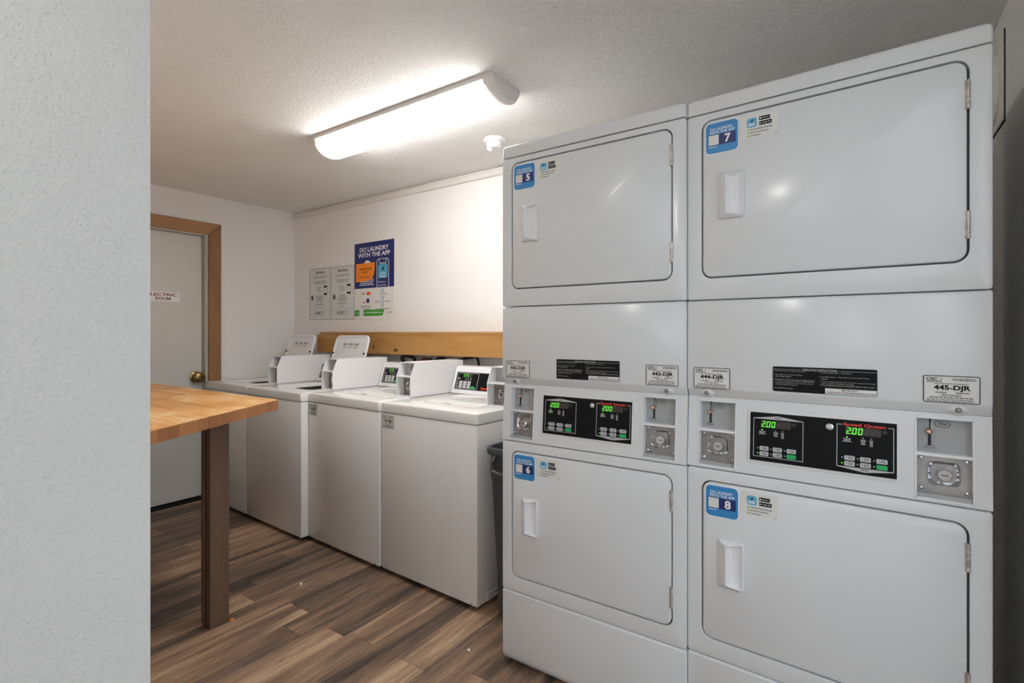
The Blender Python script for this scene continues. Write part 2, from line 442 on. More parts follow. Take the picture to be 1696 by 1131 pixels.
_txt = {}
def glyphs(s, bold, slant=0.0):
    key = (s, bold, slant)
    if key not in _txt:
        c = bpy.data.curves.new('lettering', 'FONT')
        c.body = s; c.size = 1.0; c.offset = bold; c.resolution_u = 3; c.shear = slant
        o = bpy.data.objects.new('lettering', c)
        me = bpy.data.meshes.new_from_object(o)
        v = [p.co[:] for p in me.vertices]; f = [tuple(p.vertices) for p in me.polygons]
        bpy.data.objects.remove(o); bpy.data.curves.remove(c); bpy.data.meshes.remove(me)
        xs = [p[0] for p in v]; ys = [p[1] for p in v]
        _txt[key] = (v, f, min(xs), max(xs), min(ys), max(ys))
    return _txt[key]
def text(mb, s, x0, x1, z0, z1, y, bold=0.0, slant=0.0):
    """lettering fitted to a box in the front plane at depth y"""
    v, f, a0, a1, b0, b1 = glyphs(s, bold, slant)
    return mb.add([(x0 + (p[0]-a0)/(a1-a0)*(x1-x0), y, z0 + (p[1]-b0)/(b1-b0)*(z1-z0)) for p in v], f)
def ptext(name, items, y, m, parent, fn=None, bold=0.02, slant=0.0):
    mb = MB()
    for s, x0, x1, z0, z1 in items: text(mb, s, x0, x1, z0, z1, y, bold, slant)
    if fn: mb.xf(fn)
    return part(name, mb, m, parent, fix=False, smooth=False)
def lines(mb, x0, x1, z, n, pitch, h, y, seed=0, centre=False, ragged=0.35, word=0.07):
    """rows of print too small to read: words as short bars"""
    rn = random.Random(seed)
    wdt = x1 - x0
    for i in range(n):
        L = wdt * (1 - ragged*rn.random())
        a = x0 + (wdt - L)/2 if centre else x0
        e = a + L
        while a < e - 1e-5:
            q = min(e, a + wdt*word*(0.5 + rn.random()))
            zz = z - i*pitch
            mb.add([(a,y,zz-h),(q,y,zz-h),(q,y,zz),(a,y,zz)], [(0,1,2,3)])
            a = q + wdt*0.018
    return mb
def quad(mb, x0, x1, z0, z1, y): return mb.add([(x0,y,z0),(x1,y,z0),(x1,y,z1),(x0,y,z1)], [(0,1,2,3)])
def disc(mb, x, z, r, y, n=14): return mb.add([(x + r*math.cos(2*PI*i/n), y, z + r*math.sin(2*PI*i/n)) for i in range(n)], [tuple(range(n))])
def leaf(mb, x, z, s, y):
    """the small two-lobed leaf mark beside the lettering"""
    mb.add([(x+s*a, y, z+s*b) for a, b in ((0,.35),(.35,.55),(.75,.95),(1,.9),(.85,.5),(.5,.1),(.35,0),(.3,.25))], [tuple(range(8))])
    return mb
SEG = {'0':'abcdef','1':'bc','2':'abged','5':'afgcd','7':'abc','8':'abcdefg','6':'afgedc','4':'fgbc','3':'abgcd','9':'abcdfg'}
def seven(mb, s, x, z, wd, h, y, pitch, sl=0.12):
    t = h*0.13
    def bar(x0,x1,z0,z1):
        mb.add([(px + (pz-z)*sl, y, pz) for px, pz in ((x0,z0),(x1,z0),(x1,z1),(x0,z1))], [(0,1,2,3)])
    for ch in s:
        if ch == '.':
            bar(x-pitch+wd+t*0.45, x-pitch+wd+t*1.35, z, z+t); continue
        sg = SEG[ch]
        if 'a' in sg: bar(x+t*.6, x+wd-t*.6, z+h-t, z+h)
        if 'g' in sg: bar(x+t*.6, x+wd-t*.6, z+h/2-t/2, z+h/2+t/2)
        if 'd' in sg: bar(x+t*.6, x+wd-t*.6, z, z+t)
        if 'f' in sg: bar(x, x+t, z+h/2+t*.2, z+h-t*.3)
        if 'b' in sg: bar(x+wd-t, x+wd, z+h/2+t*.2, z+h-t*.3)
        if 'e' in sg: bar(x, x+t, z+t*.3, z+h/2-t*.2)
        if 'c' in sg: bar(x+wd-t, x+wd, z+t*.3, z+h/2-t*.2)
        x += pitch
    return mb

# ------------------------------------------------------------------ the room
XL, XR, YB, ZC, XE, YN, YR = -4.075, 0.36, 2.575, 2.275, -1.15, 0.42, -1.6
floor = struct('floor', MB().box(XL-0.1, XR+0.1, YR-0.1, YB+0.1, -0.10, -0.004), 'subfloor')
PW, PL = 0.1405, 1.22
known = {-3: 1.360, 0: 1.365, 2: 1.367, -6: 1.362, -2: 1.235, -7: 1.632, -11: 1.372, -15: 1.563}
rp = random.Random(31)
kmin = math.floor((XL + 1.762)/PW); kmax = math.ceil((XR + 1.762)/PW)
for k in range(kmin, kmax):
    x0, x1 = max(XL, -1.762 + k*PW), min(XR, -1.762 + (k+1)*PW)
    if x1 - x0 < 0.01: continue
    j = known.get(k, None)
    rnd = rp.uniform(0, PL)
    j = rnd if j is None else j
    y = j - PL*math.ceil((j - YR)/PL)
    while y < YB:
        a, b = max(YR, y), min(YB, y + PL)
        if b - a > 0.02 and not (x1 < XE - 0.16 and b < YN - 0.16):
            dz = -rp.random()*0.0004
            mb = MB()
            g, c = 0.0004, 0.0012
            mb.loft([tp([(x0+g,a+g),(x1-g,a+g),(x1-g,b-g),(x0+g,b-g)], -0.004),
                     tp([(x0+g,a+g),(x1-g,a+g),(x1-g,b-g),(x0+g,b-g)], -0.0007+dz),
                     tp([(x0+g+c,a+g+c),(x1-g-c,a+g+c),(x1-g-c,b-g-c),(x0+g+c,b-g-c)], dz)], False, True)
            part('plank', mb, 'plank', floor, smooth=False)
        y += PL

ceiling = struct('ceiling', MB().box(XL-0.1, XR+0.1, YR-0.1, YB+0.1, ZC, ZC+0.1), 'ceiling')
struct('wall_back', MB().box(XL-0.1, XR+0.1, YB, YB+0.1, 0, ZC), 'wall')
DY0, DY1, DZ = 1.03, 1.866, 1.982
struct('wall_left', MB().box(XL-0.1, XL, DY1, YB, 0, ZC).box(XL-0.1, XL, YN-0.15, DY0, 0, ZC).box(XL-0.1, XL, DY0, DY1, DZ, ZC), 'wall')
struct('wall_right', MB().box(XR, XR+0.1, YR-0.1, 0.33, 0, ZC).box(XR, XR+0.1, 1.25, YB, 0, ZC).box(XR, XR+0.1, 0.33, 1.25, 2.05, ZC), 'wall_right')
struct('wall_entry', MB().box(XE-0.15, XE, YR-0.1, YN, 0, ZC), 'wall_entry')
struct('wall_near', MB().box(XL, XE-0.15, YN-0.15, YN, 0, ZC), 'wall')
struct('wall_rear', MB().box(XE, -0.42, YR-0.1, YR, 0, ZC).box(0.33, XR, YR-0.1, YR, 0, ZC).box(-0.42, 0.33, YR-0.1, YR, 0, 1.0).box(-0.42, 0.33, YR-0.1, YR, 2.1, ZC), 'wall_entry')  # unseen opening added in this wall to let in extra daylight
struct('ground_outside', MB().box(XR+0.1, 12, -8, 9, -0.12, -0.02).box(-12, XR+0.1, -8, YR-0.1, -0.12, -0.02), 'pavement')

struct('light_block_door', MB().box(XL-0.5, XL-0.45, DY0-0.2, DY1+0.2, -0.1, 2.2).box(XL-0.45, XL-0.1, DY0-0.2, DY0-0.15, -0.1, 2.2).box(XL-0.45, XL-0.1, DY1+0.15, DY1+0.2, -0.1, 2.2).box(XL-0.45, XL-0.1, DY0-0.15, DY1+0.15, 2.15, 2.2).box(XL-0.45, XL-0.1, DY0-0.15, DY1+0.15, -0.1, -0.05), 'dark')  # unseen dark box added behind the door to keep outside light out
# raceway along the top of the back wall
tr = MB().prism([(YB-0.022, 2.228), (YB-0.018, 2.222), (YB, 2.222), (YB, 2.262), (YB-0.014, 2.262), (YB-0.022, 2.255)], 'x', XL+0.012, XR-0.004)
struct('trim_1', tr, 'trim')

# door in the left wall
d1 = empty('door_1', (XL, (DY0+DY1)/2, 0)); d1['kind'] = 'structure'
def on(o, root):
    o.parent = root; o.matrix_parent_inverse = Matrix.Translation(-Vector(root.location)); return o
on(part('door_leaf', MB().rbox(XL-0.085, XL-0.045, DY0+0.02, DY1-0.022, 0.022, DZ-0.012, 0.002, 1), 'door_paint'), d1)
st = MB().box(XL-0.099, XL+0.002, DY1-0.019, DY1, 0, DZ).box(XL-0.099, XL+0.002, DY0, DY0+0.017, 0, DZ).box(XL-0.099, XL+0.002, DY0+0.017, DY1-0.019, DZ-0.010, DZ)
on(part('door_jamb', st, 'stop_paint'), d1)
on(part('threshold', MB().box(XL-0.099, XL-0.03, DY0+0.017, DY1-0.019, 0, 0.012), 'dark'), d1)
cw = 0.088
on(part('side_casing', MB().prism([(DY1-0.002, 0.0), (DY1+cw, 0.0), (DY1+cw, DZ+cw), (DY1-0.002, DZ-0.002)], 'x', XL+0.001, XL+0.019, 0.003, 1), 'casing'), d1)
on(part('side_casing', MB().prism([(DY0+0.002, 0.0), (DY0-cw, 0.0), (DY0-cw, DZ+cw), (DY0+0.002, DZ-0.002)], 'x', XL+0.001, XL+0.019, 0.003, 1), 'casing'), d1)
on(part('head_casing', MB().prism([(DY0+0.003, DZ), (DY1-0.003, DZ), (DY1+cw-0.001, DZ+cw), (DY0-cw+0.001, DZ+cw)], 'x', XL+0.001, XL+0.019, 0.003, 1), 'casing_h'), d1)
kx = XL-0.045
kb = on(part('door_knob', MB().lathe([(0.014,0.0),(0.014,0.024),(0.026,0.030),(0.037,0.042),(0.041,0.055),(0.037,0.070),(0.024,0.078),(0.013,0.079),(0.012,0.074),(0.0,0.074)], (kx, 1.800, 0.914), 'x', 24, False), 'brass'), d1)
kr = part('rosette', MB().lathe([(0.044,0.0),(0.043,0.006),(0.034,0.010),(0.014,0.012)], (kx, 1.800, 0.914), 'x', 24), 'brass')
kr.parent = kb

# sign on the door: ELECTRIC ROOM
sg = empty('door_sign', (XL-0.0445, 1.58, 1.468), R(90))       # local x -> +Y, local -y -> +X
tag(sg, 'white sign reading ELECTRIC ROOM in maroon capitals on the door', 'sign')
part('sign_plate', MB().rbox(-0.112, 0.112, -0.0025, 0.0, 0.0, 0.068, 0.001, 1), 'white', sg)
ptext('lettering', [('ELECTRIC', -0.098, 0.090, 0.038, 0.059), ('ROOM', -0.045, 0.050, 0.0105, 0.0315)], -0.0029, 'maroon', sg, bold=0.025)

# access plate with a dryer duct on the right wall
vp = empty('vent_plate', (XR, 2.36, 1.915), R(-90))             # local x -> -Y, local -y -> -X
tag(vp, 'pale square vent plate with round duct collar high on the right wall', 'vent plate')
part('plate', MB().rbox(-0.145, 0.145, -0.006, 0.0, 0.003, 0.285, 0.001, 1), 'duct', vp)
fm = MB(); frame(fm, -0.150, 0.150, -0.002, 0.290, 0.0055, -0.003, 0.0, 0.001, 1)
part('dark_gap', fm, 'caulk', vp)
part('duct_collar', MB().lathe([(0.126,-0.006),(0.126,-0.012),(0.118,-0.020),(0.112,-0.075),(0.107,-0.075),(0.107,-0.006)], (-0.01, 0, 0.15), 'y', 36, False), 'duct', vp)

# ------------------------------------------------------------------ ceiling fixture, sensor, lamp behind
fx = empty('ceiling_light', (-1.815, 1.713, ZC))
tag(fx, 'long white wraparound ceiling light with glowing diffuser and grey end caps', 'ceiling light')
def sec(hw, dp, top=0.0, n=16):
    return [(-hw*math.cos(PI*i/n), top - dp*(math.sin(PI*i/n)**0.9)) for i in range(n+1)]
part('housing', MB().box(-0.60, 0.60, -0.104, 0.104, -0.004, -0.0005).box(-0.556, 0.556, -0.104, -0.100, -0.020, -0.004).box(-0.556, 0.556, 0.100, 0.104, -0.020, -0.004), 'capgrey', fx)
part('diffuser', MB().prism(sec(0.098, 0.078, -0.012), 'x', -0.562, 0.562), 'diffuser', fx)
for sx in (-1, 1):
    a, b = sorted((sx*0.562, sx*0.603))
    c = MB()
    s0, s1 = sec(0.1025, 0.084, -0.001), sec(0.094, 0.072, -0.001)
    c.loft([[(sx*0.556, p[0], p[1]) for p in s0], [(sx*0.592, p[0], p[1]) for p in s0], [(sx*0.604, p[0], p[1]) for p in s1]], True, True)
    ec = part('end_cap', c, 'capgrey', fx)
    rb = MB()
    for q in (0.549, 0.5535):
        rb.loft([[(sx*q, p[0], p[1]) for p in sec(0.0995, 0.0795, -0.012)], [(sx*(q+0.0018), p[0], p[1]) for p in sec(0.0995, 0.0795, -0.012)]], True, True)
    part('cap_rib', rb, 'plastic_white', ec)

sn = empty('ceiling_sensor', (-1.628, 2.19, ZC))
tag(sn, 'small white round ceiling sensor with domed lens beside the dryer top', 'sensor')
part('base', MB().lathe([(0.058,-0.0005),(0.058,-0.010),(0.054,-0.016),(0.046,-0.018)], ax='z', n=28), 'plastic_white', sn)
part('body', MB().lathe([(0.044,-0.018),(0.044,-0.030),(0.040,-0.042),(0.030,-0.050),(0.0,-0.052)], ax='z', n=28, cap=False), 'plastic_white', sn)
part('lens', MB().lathe([(0.020,-0.040),(0.016,-0.056),(0.008,-0.064),(0.0,-0.066)], (-0.018,-0.016,0), 'z', 18, False), 'plastic_white', sn)

gl = empty('globe_light', (-0.86, -0.62, ZC))
tag(gl, 'round white globe light hanging on a short stem in the entry', 'ceiling light')
part('canopy', MB().lathe([(0.06,-0.0005),(0.06,-0.015),(0.045,-0.022)], ax='z', n=24), 'plastic_white', gl)
part('stem', MB().lathe([(0.008,-0.020),(0.008,-0.165)], ax='z', n=12), 'plastic_white', gl)
part('globe', MB().lathe([(0.0,-0.160)] + [(0.045*math.sin(a), -0.205+0.045*math.cos(a)) for a in [PI*(0.06+0.9*i/12) for i in range(13)]] + [(0.0,-0.250)], ax='z', n=24, cap=False), 'globe', gl)

# ------------------------------------------------------------------ papers on the back wall
def notice(x0, x1, z0, z1, head, label, seed):
    t = empty('service_notice', ((x0+x1)/2, YB, z0))
    tag(t, label, 'notice')
    W, Hh = x1-x0, z1-z0
    a = -W/2
    part('sheet', MB().box(a, -a, -0.0025, -0.0003, 0, Hh), 'paper_blue', t)
    fm = MB(); frame(fm, a, -a, 0, Hh, 0.0035, -0.0031, -0.002, 0.002, 1)
    part('border', fm, 'greyprint', t)
    quadm = MB(); quad(quadm, a+0.004, -a-0.004, Hh*0.195, Hh*0.199, -0.0029)
    part('rule', quadm, 'greyprint', t, fix=False)
    ptext('heading', [(head, -W*0.21, W*0.23, Hh*0.895, Hh*0.955)], -0.0029, 'black', t, bold=0.02)
    m = MB()
    lines(m, -W*0.36, W*0.38, Hh*0.845, 2, Hh*0.024, Hh*0.011, -0.0029, seed, True)
    lines(m, -W*0.34, W*0.36, Hh*0.755, 3, Hh*0.024, Hh*0.011, -0.0029, seed+1, True)
    lines(m, -W*0.14, W*0.14, Hh*0.63, 3, Hh*0.036, Hh*0.014, -0.0029, seed+2, False)
    lines(m, -W*0.25, W*0.24, Hh*0.465, 6, Hh*0.021, Hh*0.010, -0.0029, seed+3, True, 0.5)
    lines(m, -W*0.25, W*0.20, Hh*0.315, 2, Hh*0.022, Hh*0.010, -0.0029, seed+4, True)
    lines(m, -W*0.24, W*0.18, Hh*0.245, 1, Hh*0.022, Hh*0.010, -0.0029, seed+5, True)
    part('small_print', m, 'greyprint', t, fix=False)
    ph = MB(); plate(ph, W*0.19, W*0.35, Hh*0.475, Hh*0.655, -0.0032, -0.002, 0.006)
    ph = part('phone_picture', ph, 'black', t)
    sc_ = MB(); quad(sc_, W*0.20, W*0.34, Hh*0.51, Hh*0.62, -0.0035)
    part('screen_picture', sc_, 'cream', ph, fix=False)
    ic = MB(); quad(ic, -W*0.43, -W*0.31, Hh*0.385, Hh*0.475, -0.0029)
    ic = part('hand_picture', ic, 'greyprint', t, fix=False)
    lf = MB(); lf.add([(-W*0.40+W*0.07*p, -0.0032, Hh*0.39+Hh*0.075*q) for p, q in ((0,.5),(.5,1),(.8,.7),(.55,.45),(1,.1),(.7,0),(.3,.3))], [tuple(range(7))])
    part('hand_mark', lf, 'black', ic, fix=False)
    ptext('logo', [('CSC', -W*0.24, W*0.10, Hh*0.105, Hh*0.155)], -0.0029, 'black', t, bold=0.03, slant=0.15)
    lm = MB(); leaf(lm, W*0.13, Hh*0.110, W*0.09, -0.0029); part('leaf_mark', lm, 'greyprint', t, fix=False)
    ptext('logo_line', [('ServiceWorks', -W*0.24, W*0.19, Hh*0.070, Hh*0.093)], -0.0029, 'greyprint', t, bold=0.0)
notice(-3.850, -3.573, 1.353, 1.776, 'Service', 'pale paper notice headed Service, leftmost of the papers on the wall', 3)
notice(-3.558, -3.273, 1.350, 1.774, 'Servicio', 'pale paper notice headed Servicio beside the blue laundry poster', 17)

def app_poster():
    x0, x1, z0, z1 = -3.268, -2.822, 1.346, 1.931
    W, Hh = x1-x0, z1-z0
    t = empty('app_poster', ((x0+x1)/2, YB, z0))
    tag(t, 'blue and white poster reading DO LAUNDRY WITH THE APP above the wooden ledge', 'poster')
    a = -W/2
    part('sheet', MB().box(a, -a, -0.0025, -0.0003, 0, Hh), 'paper', t)
    zs = 0.237
    y = -0.0029
    m = MB(); m.box(a+0.0005, -a-0.0005, -0.0027, -0.002, zs, Hh-0.0005); part('blue_field', m, 'navy', t)
    ptext('heading', [('DO LAUNDRY', a+0.062, a+0.385, Hh-0.070, Hh-0.036), ('WITH THE APP', a+0.042, a+0.402, Hh-0.112, Hh-0.079)], y, 'white', t, bold=0.02)
    # drawn telephone
    m = MB(); frame(m, 0.033, 0.166, zs-0.02, 0.450, 0.005, -0.0031, -0.0022, 0.022, 4)
    m.f = [f for f in m.f if not all(m.v[i][2] < zs for i in f)]
    m.v = [(p[0], p[1], max(p[2], zs)) for p in m.v]
    ph = part('phone_outline', m, 'white', t)
    m = MB(); m.add([(0.058,y,0.448),(0.141,y,0.448),(0.134,y,0.415),(0.128,y,0.412),(0.071,y,0.412),(0.065,y,0.415)], [tuple(range(6))])
    part('phone_notch', m, 'white', ph, fix=False)
    m = MB(); m.add([(0.064,y-.0003,0.446),(0.135,y-.0003,0.446),(0.129,y-.0003,0.418),(0.070,y-.0003,0.418)], [(0,1,2,3)])
    part('phone_notch_inner', m, 'navy', ph, fix=False)
    m = MB(); plate(m, 0.050, 0.150, 0.305, 0.408, -0.0031, -0.0024, 0.012)
    ap = part('app_icon', m, 'sky', t)
    m = MB(); leaf(m, 0.085, 0.358, 0.035, -0.0034); part('leaf_mark', m, 'black', ap, fix=False)
    ptext('icon_lettering', [('CSCPay', 0.068, 0.134, 0.330, 0.347), ('Mobile', 0.070, 0.132, 0.311, 0.326)], -0.0034, 'white', ap)
    ptext('store_lettering', [('App Store', 0.072, 0.132, 0.270, 0.282), ('Google Play', 0.066, 0.136, 0.246, 0.258)], y, 'white', t)
    m = MB(); disc(m, 0.058, 0.277, 0.006, y); m.add([(0.052,y,0.246),(0.062,y,0.252),(0.052,y,0.258)], [(0,1,2)])
    part('store_marks', m, 'white', t, fix=False)
    m = MB(); lines(m, -0.165, 0.005, 0.305, 4, 0.013, 0.006, y, 8, True, 0.3); part('small_white_print', m, 'white', t, fix=False)
    m = MB(); m.add([(-0.115,y,0.427),(-0.035,y,0.427),(-0.045,y,0.440),(-0.055,y,0.446),(-0.062,y,0.440),(-0.075,y,0.450),(-0.088,y,0.446),(-0.10,y,0.436)], [tuple(range(8))])
    part('white_drawing', m, 'white', t, fix=False)
    m = MB(); disc(m, -0.066, 0.197, 0.014, y); part('red_disc', m, 'red', t, fix=False)
    m = MB(); disc(m, -0.046, 0.197, 0.014, y+0.0002); part('orange_disc', m, 'orange', t, fix=False)
    ptext('card_lettering', [('VISA', -0.142, -0.100, 0.190, 0.203)], y, 'navy', t, slant=0.2)
    m = MB(); quad(m, -0.083, -0.050, 0.127, 0.157, y); part('blue_card_mark', m, 'navy', t, fix=False)
    m = MB(); m.add([(-0.125,y,0.125),(-0.103,y,0.125),(-0.103,y,0.142)], [(0,1,2)]); part('red_corner_mark', m, 'red', t, fix=False)
    for i, zz in enumerate((0.213, 0.158, 0.104)):
        m = MB()
        m.loft([[(0.096+0.0155*math.cos(2*PI*q/16), y, zz+0.0155*math.sin(2*PI*q/16)) for q in range(16)], [(0.096+0.0085*math.cos(2*PI*q/16), y, zz+0.0105*math.sin(2*PI*q/16)) for q in range(16)]])
        part('ring_mark', m, 'sky', t, fix=False)
    m = MB()
    lines(m, 0.055, 0.145, 0.190, 1, 0.01, 0.006, y, 2, True, 0.2)
    lines(m, 0.015, 0.185, 0.134, 1, 0.01, 0.006, y, 3, True, 0.1)
    lines(m, 0.015, 0.185, 0.080, 1, 0.01, 0.006, y, 4, True, 0.1)
    lines(m, -0.155, -0.025, 0.104, 3, 0.013, 0.006, y, 5, True, 0.2)
    lines(m, -0.212, -0.165, 0.012, 1, 0.01, 0.003, y, 6)
    part('small_print', m, 'greyprint', t, fix=False)
    m = MB(); m.add([(a+0.002,y,0.026),(0.098,y,0.026),(0.118,y,0.073),(a+0.002,y,0.073)], [(0,1,2,3)])
    part('green_band', m, 'leafgreen', t, fix=False)
    m = MB(); plate(m, -0.166, -0.118, 0.022, 0.078, -0.0034, -0.0024, 0.003); part('blank_square', m, 'paper_blue', t)
    ptext('band_lettering', [('or visit GetPayMobile.com', -0.110, 0.096, 0.041, 0.059)], -0.0032, 'white', t, bold=0.015)
    m = MB(); m.add([(-0.197,-.0032,0.050),(-0.188,-.0032,0.042),(-0.180,-.0032,0.050),(-0.188,-.0032,0.058)], [(0,1,2,3)]); part('arrow_mark', m, 'white', t, fix=False)
    ptext('logo', [('CSC', 0.136, 0.178, 0.042, 0.055)], y, 'greyprint', t, bold=0.02, slant=0.15)
    m = MB(); leaf(m, 0.184, 0.042, 0.016, y); part('leaf_mark', m, 'black', t, fix=False)
    # orange note stuck on it
    n = empty('orange_note', (-3.142, YB-0.0036, 1.634))
    tag(n, 'orange paper note reading LAUNDRY ROOM HOURS stuck on the blue poster', 'note')
    pr = [(-0.108,0.0,0.0),(-0.02,0.003,0.0),(0.03,0.006,0.0),(0.058,0.011,0.0),(0.084,0.026,0.0),(0.100,0.050,0.0),(0.107,0.085,0.0),(0.112,0.141,0.0),(-0.106,0.140,0.0)]
    m = MB().loft([[(p[0], p[2]-0.0006, p[1]) for p in pr], [(p[0], p[2], p[1]) for p in pr]], True, True)
    part('paper', m, 'orange', n, smooth=False)
    ptext('lettering', [('LAUNDRY ROOM', -0.063, 0.070, 0.088, 0.103), ('HOURS', -0.030, 0.025, 0.064, 0.078)], -0.0012, 'black', n, bold=0.01)
    m = MB(); lines(m, -0.065, 0.055, 0.036, 1, 0.01, 0.005, -0.0012, 4, True, 0.1); part('small_print', m, 'maroon', n, fix=False)
app_poster()

# ------------------------------------------------------------------ wooden ledge above the washers
lg = empty('wooden_ledge', (-2.2, YB, 1.093))
tag(lg, 'stained pine board ledge with knots fixed along the wall behind the washers', 'ledge')
part('front_board', MB().rbox(-1.41, 1.30, -0.097, -0.078, 0.0, 0.139, 0.002, 1), 'pine', lg)
part('top_board', MB().rbox(-1.385, 1.30, -0.094, -0.0005, 0.1395, 0.1575, 0.002, 1), 'pine', lg)
for q, (kx_, kz) in enumerate(((-0.735, 0.048), (-0.505, 0.030))):
    kn = MB(); kn.add([( kx_+ (0.014+0.012*q)*math.cos(2*PI*i/14), -0.0974, kz + 0.014*math.sin(2*PI*i/14)) for i in range(14)], [tuple(range(14))])
    part('knot', kn, 'knot', lg, fix=False)

# hoses behind the washers
def hose(pts, r, m, label, name='water_hose'):
    P = [Vector(p) for p in pts]
    out = []
    for i in range(len(P)-1):
        p0, p1, p2, p3 = P[max(i-1,0)], P[i], P[i+1], P[min(i+2,len(P)-1)]
        for k in range(6):
            t = k/6
            out.append(0.5*((2*p1)+(p2-p0)*t+(2*p0-5*p1+4*p2-p3)*t*t+(3*p1-p0-3*p2+p3)*t**3))
    out.append(P[-1])
    return tag(part(name, MB().tube(out, r, 8), m), label, 'hose')
hose([(-2.40,2.562,1.02),(-2.39,2.54,1.05),(-2.34,2.535,1.07),(-2.28,2.535,1.055),(-2.255,2.535,0.95),(-2.25,2.535,0.75)], 0.014, 'hose', 'black rubber hose arching under the ledge, thickest of the visible hoses')
hose([(-2.72,2.565,1.04),(-2.70,2.535,1.075),(-2.62,2.53,1.08),(-2.56,2.53,1.03),(-2.55,2.53,0.78)], 0.012, 'hose', 'black hose left of the rusty valve under the ledge')
hose([(-2.21,2.567,1.03),(-2.20,2.545,1.06),(-2.15,2.54,1.075),(-2.08,2.54,1.085),(-2.02,2.54,1.07),(-2.0,2.54,0.85)], 0.008, 'hose', 'thin black hose end nearest the dryers under the ledge')
vl = empty('water_valve', (-2.46, YB, 1.0))
tag(vl, 'rusty brown water valve on the wall under the wooden ledge', 'valve')
part('valve_body', MB().lathe([(0.022,0.0),(0.022,-0.03),(0.016,-0.034),(0.016,-0.06)], (0,0,0.05), 'y', 14), 'rust', vl)
part('valve_wheel', MB().lathe([(0.030,-0.060),(0.034,-0.066),(0.030,-0.072)], (0,0,0.05), 'y', 14), 'rust', vl)

# ------------------------------------------------------------------ shared machine parts
def id_plate(root, x0, x1, z0, z1, num, y=-0.0022):
    W, Hh = x1-x0, z1-z0
    m = MB(); plate(m, x0, x1, z0, z1, y, y+0.0016, W*0.035)
    p = part('id_plate', m, 'cream', root)
    X = lambda a: x0 + W*a
    Z = lambda b: z0 + Hh*b
    yy = y - 0.0005
    m = MB(); frame(m, x0, x1, z0, z1, W*0.016, yy, y+0.0005, W*0.035); part('plate_border', m, 'black', p)
    ptext('plate_number', [(num, X(.19), X(.84), Z(.42), Z(.66))], yy, 'black', p, bold=0.035)
    ptext('plate_logo', [('CSC', X(.055), X(.27), Z(.83), Z(.93))], yy, 'black', p, bold=0.03, slant=0.1)
    m = MB(); leaf(m, X(.29), Z(.83), W*.055, yy); part('leaf_mark', m, 'teal', p, fix=False)
    m = MB()
    lines(m, X(.06), X(.34), Z(.805), 1, 1, Hh*.045, yy, 1, False, 0.0, 0.4)
    lines(m, X(.20), X(.80), Z(.725), 1, 1, Hh*.035, yy, 2, True, 0.0)
    lines(m, X(.22), X(.42), Z(.40), 1, 1, Hh*.04, yy, 3, False, 0.0, 0.4)
    lines(m, X(.58), X(.82), Z(.40), 1, 1, Hh*.04, yy, 4, False, 0.0, 0.4)
    lines(m, X(.12), X(.88), Z(.22), 1, 1, Hh*.045, yy, 5, True, 0.0)
    lines(m, X(.06), X(.90), Z(.14), 2, Hh*.06, Hh*.035, yy, 6, True, 0.0)
    part('plate_print', m, 'greyprint', p, fix=False)
    ptext('phone_number', [('1-877-264-6622', X(.31), X(.68), Z(.255), Z(.325))], yy, 'black', p, bold=0.01)
    rn = random.Random(5); m = MB(); a = X(.53)
    while a < X(.92):
        q = W*0.006*(1+2*rn.random()); quad(m, a, a+q, Z(.82), Z(.92), yy); a += q + W*0.006*(1+rn.random())
    part('barcode', m, 'greyprint', p, fix=False)

def coin_lock(parent, cx, cz, y, s=1.0, fn=None):
    """steel plate with a dished housing and a key cylinder, facing -y"""
    m = MB()
    w_, h_ = 0.062*s, 0.056*s
    lo = lambda k, yy, r: fr(rr(cx-w_*k/2, cx+w_*k/2, cz-h_*k/2, cz+h_*k/2, r*s, 5), yy)
    m.loft([lo(1.0, y, .014), lo(1.0, y-.004, .014), lo(.93, y-.006, .013), lo(.84, y-.003, .012), lo(.70, y+.0015, .010)], False, True)
    if fn: m.xf(fn)
    o = part('coin_lock', m, 'chrome', parent)
    return o

def coin_slide(parent, cx, ztop, y, h, fn=None):
    """upright slot, angled guide and a round knob"""
    m = MB()
    m.box(cx-0.001, cx+0.0025, y-0.0012, y-0.0004, ztop-h*0.36, ztop)
    m.box(cx-0.0035, cx+0.0025, y-0.0014, y-0.0004, ztop-h*0.88, ztop-h*0.50)
    if fn: m.xf(fn)
    part('coin_slot', m, 'dark', parent)
    m = MB()
    m.lathe([(0.0,-0.014),(0.004,-0.0135),(0.007,-0.010),(0.0072,-0.006),(0.003,-0.001)], (cx-0.002, y, ztop-h*0.42), 'y', 14, False)
    if fn: m.xf(fn)
    part('coin_slide', m, 'copper', parent)
    m = MB()
    m.rbox(cx-0.010, cx+0.009, y-0.005, y, ztop-h*0.97, ztop-h*0.89, 0.001, 1)
    if fn: m.xf(fn)
    part('slide_stop', m, 'metal', parent)
    m = MB()
    m.prism([(cx+0.001, ztop-h*0.38), (cx+0.007, ztop-h*0.38), (cx+0.0055, ztop-h*0.02), (cx+0.0028, ztop-h*0.02)], 'y', y-0.004, y)
    if fn: m.xf(fn)
    part('slide_guide', m, 'metal', parent)

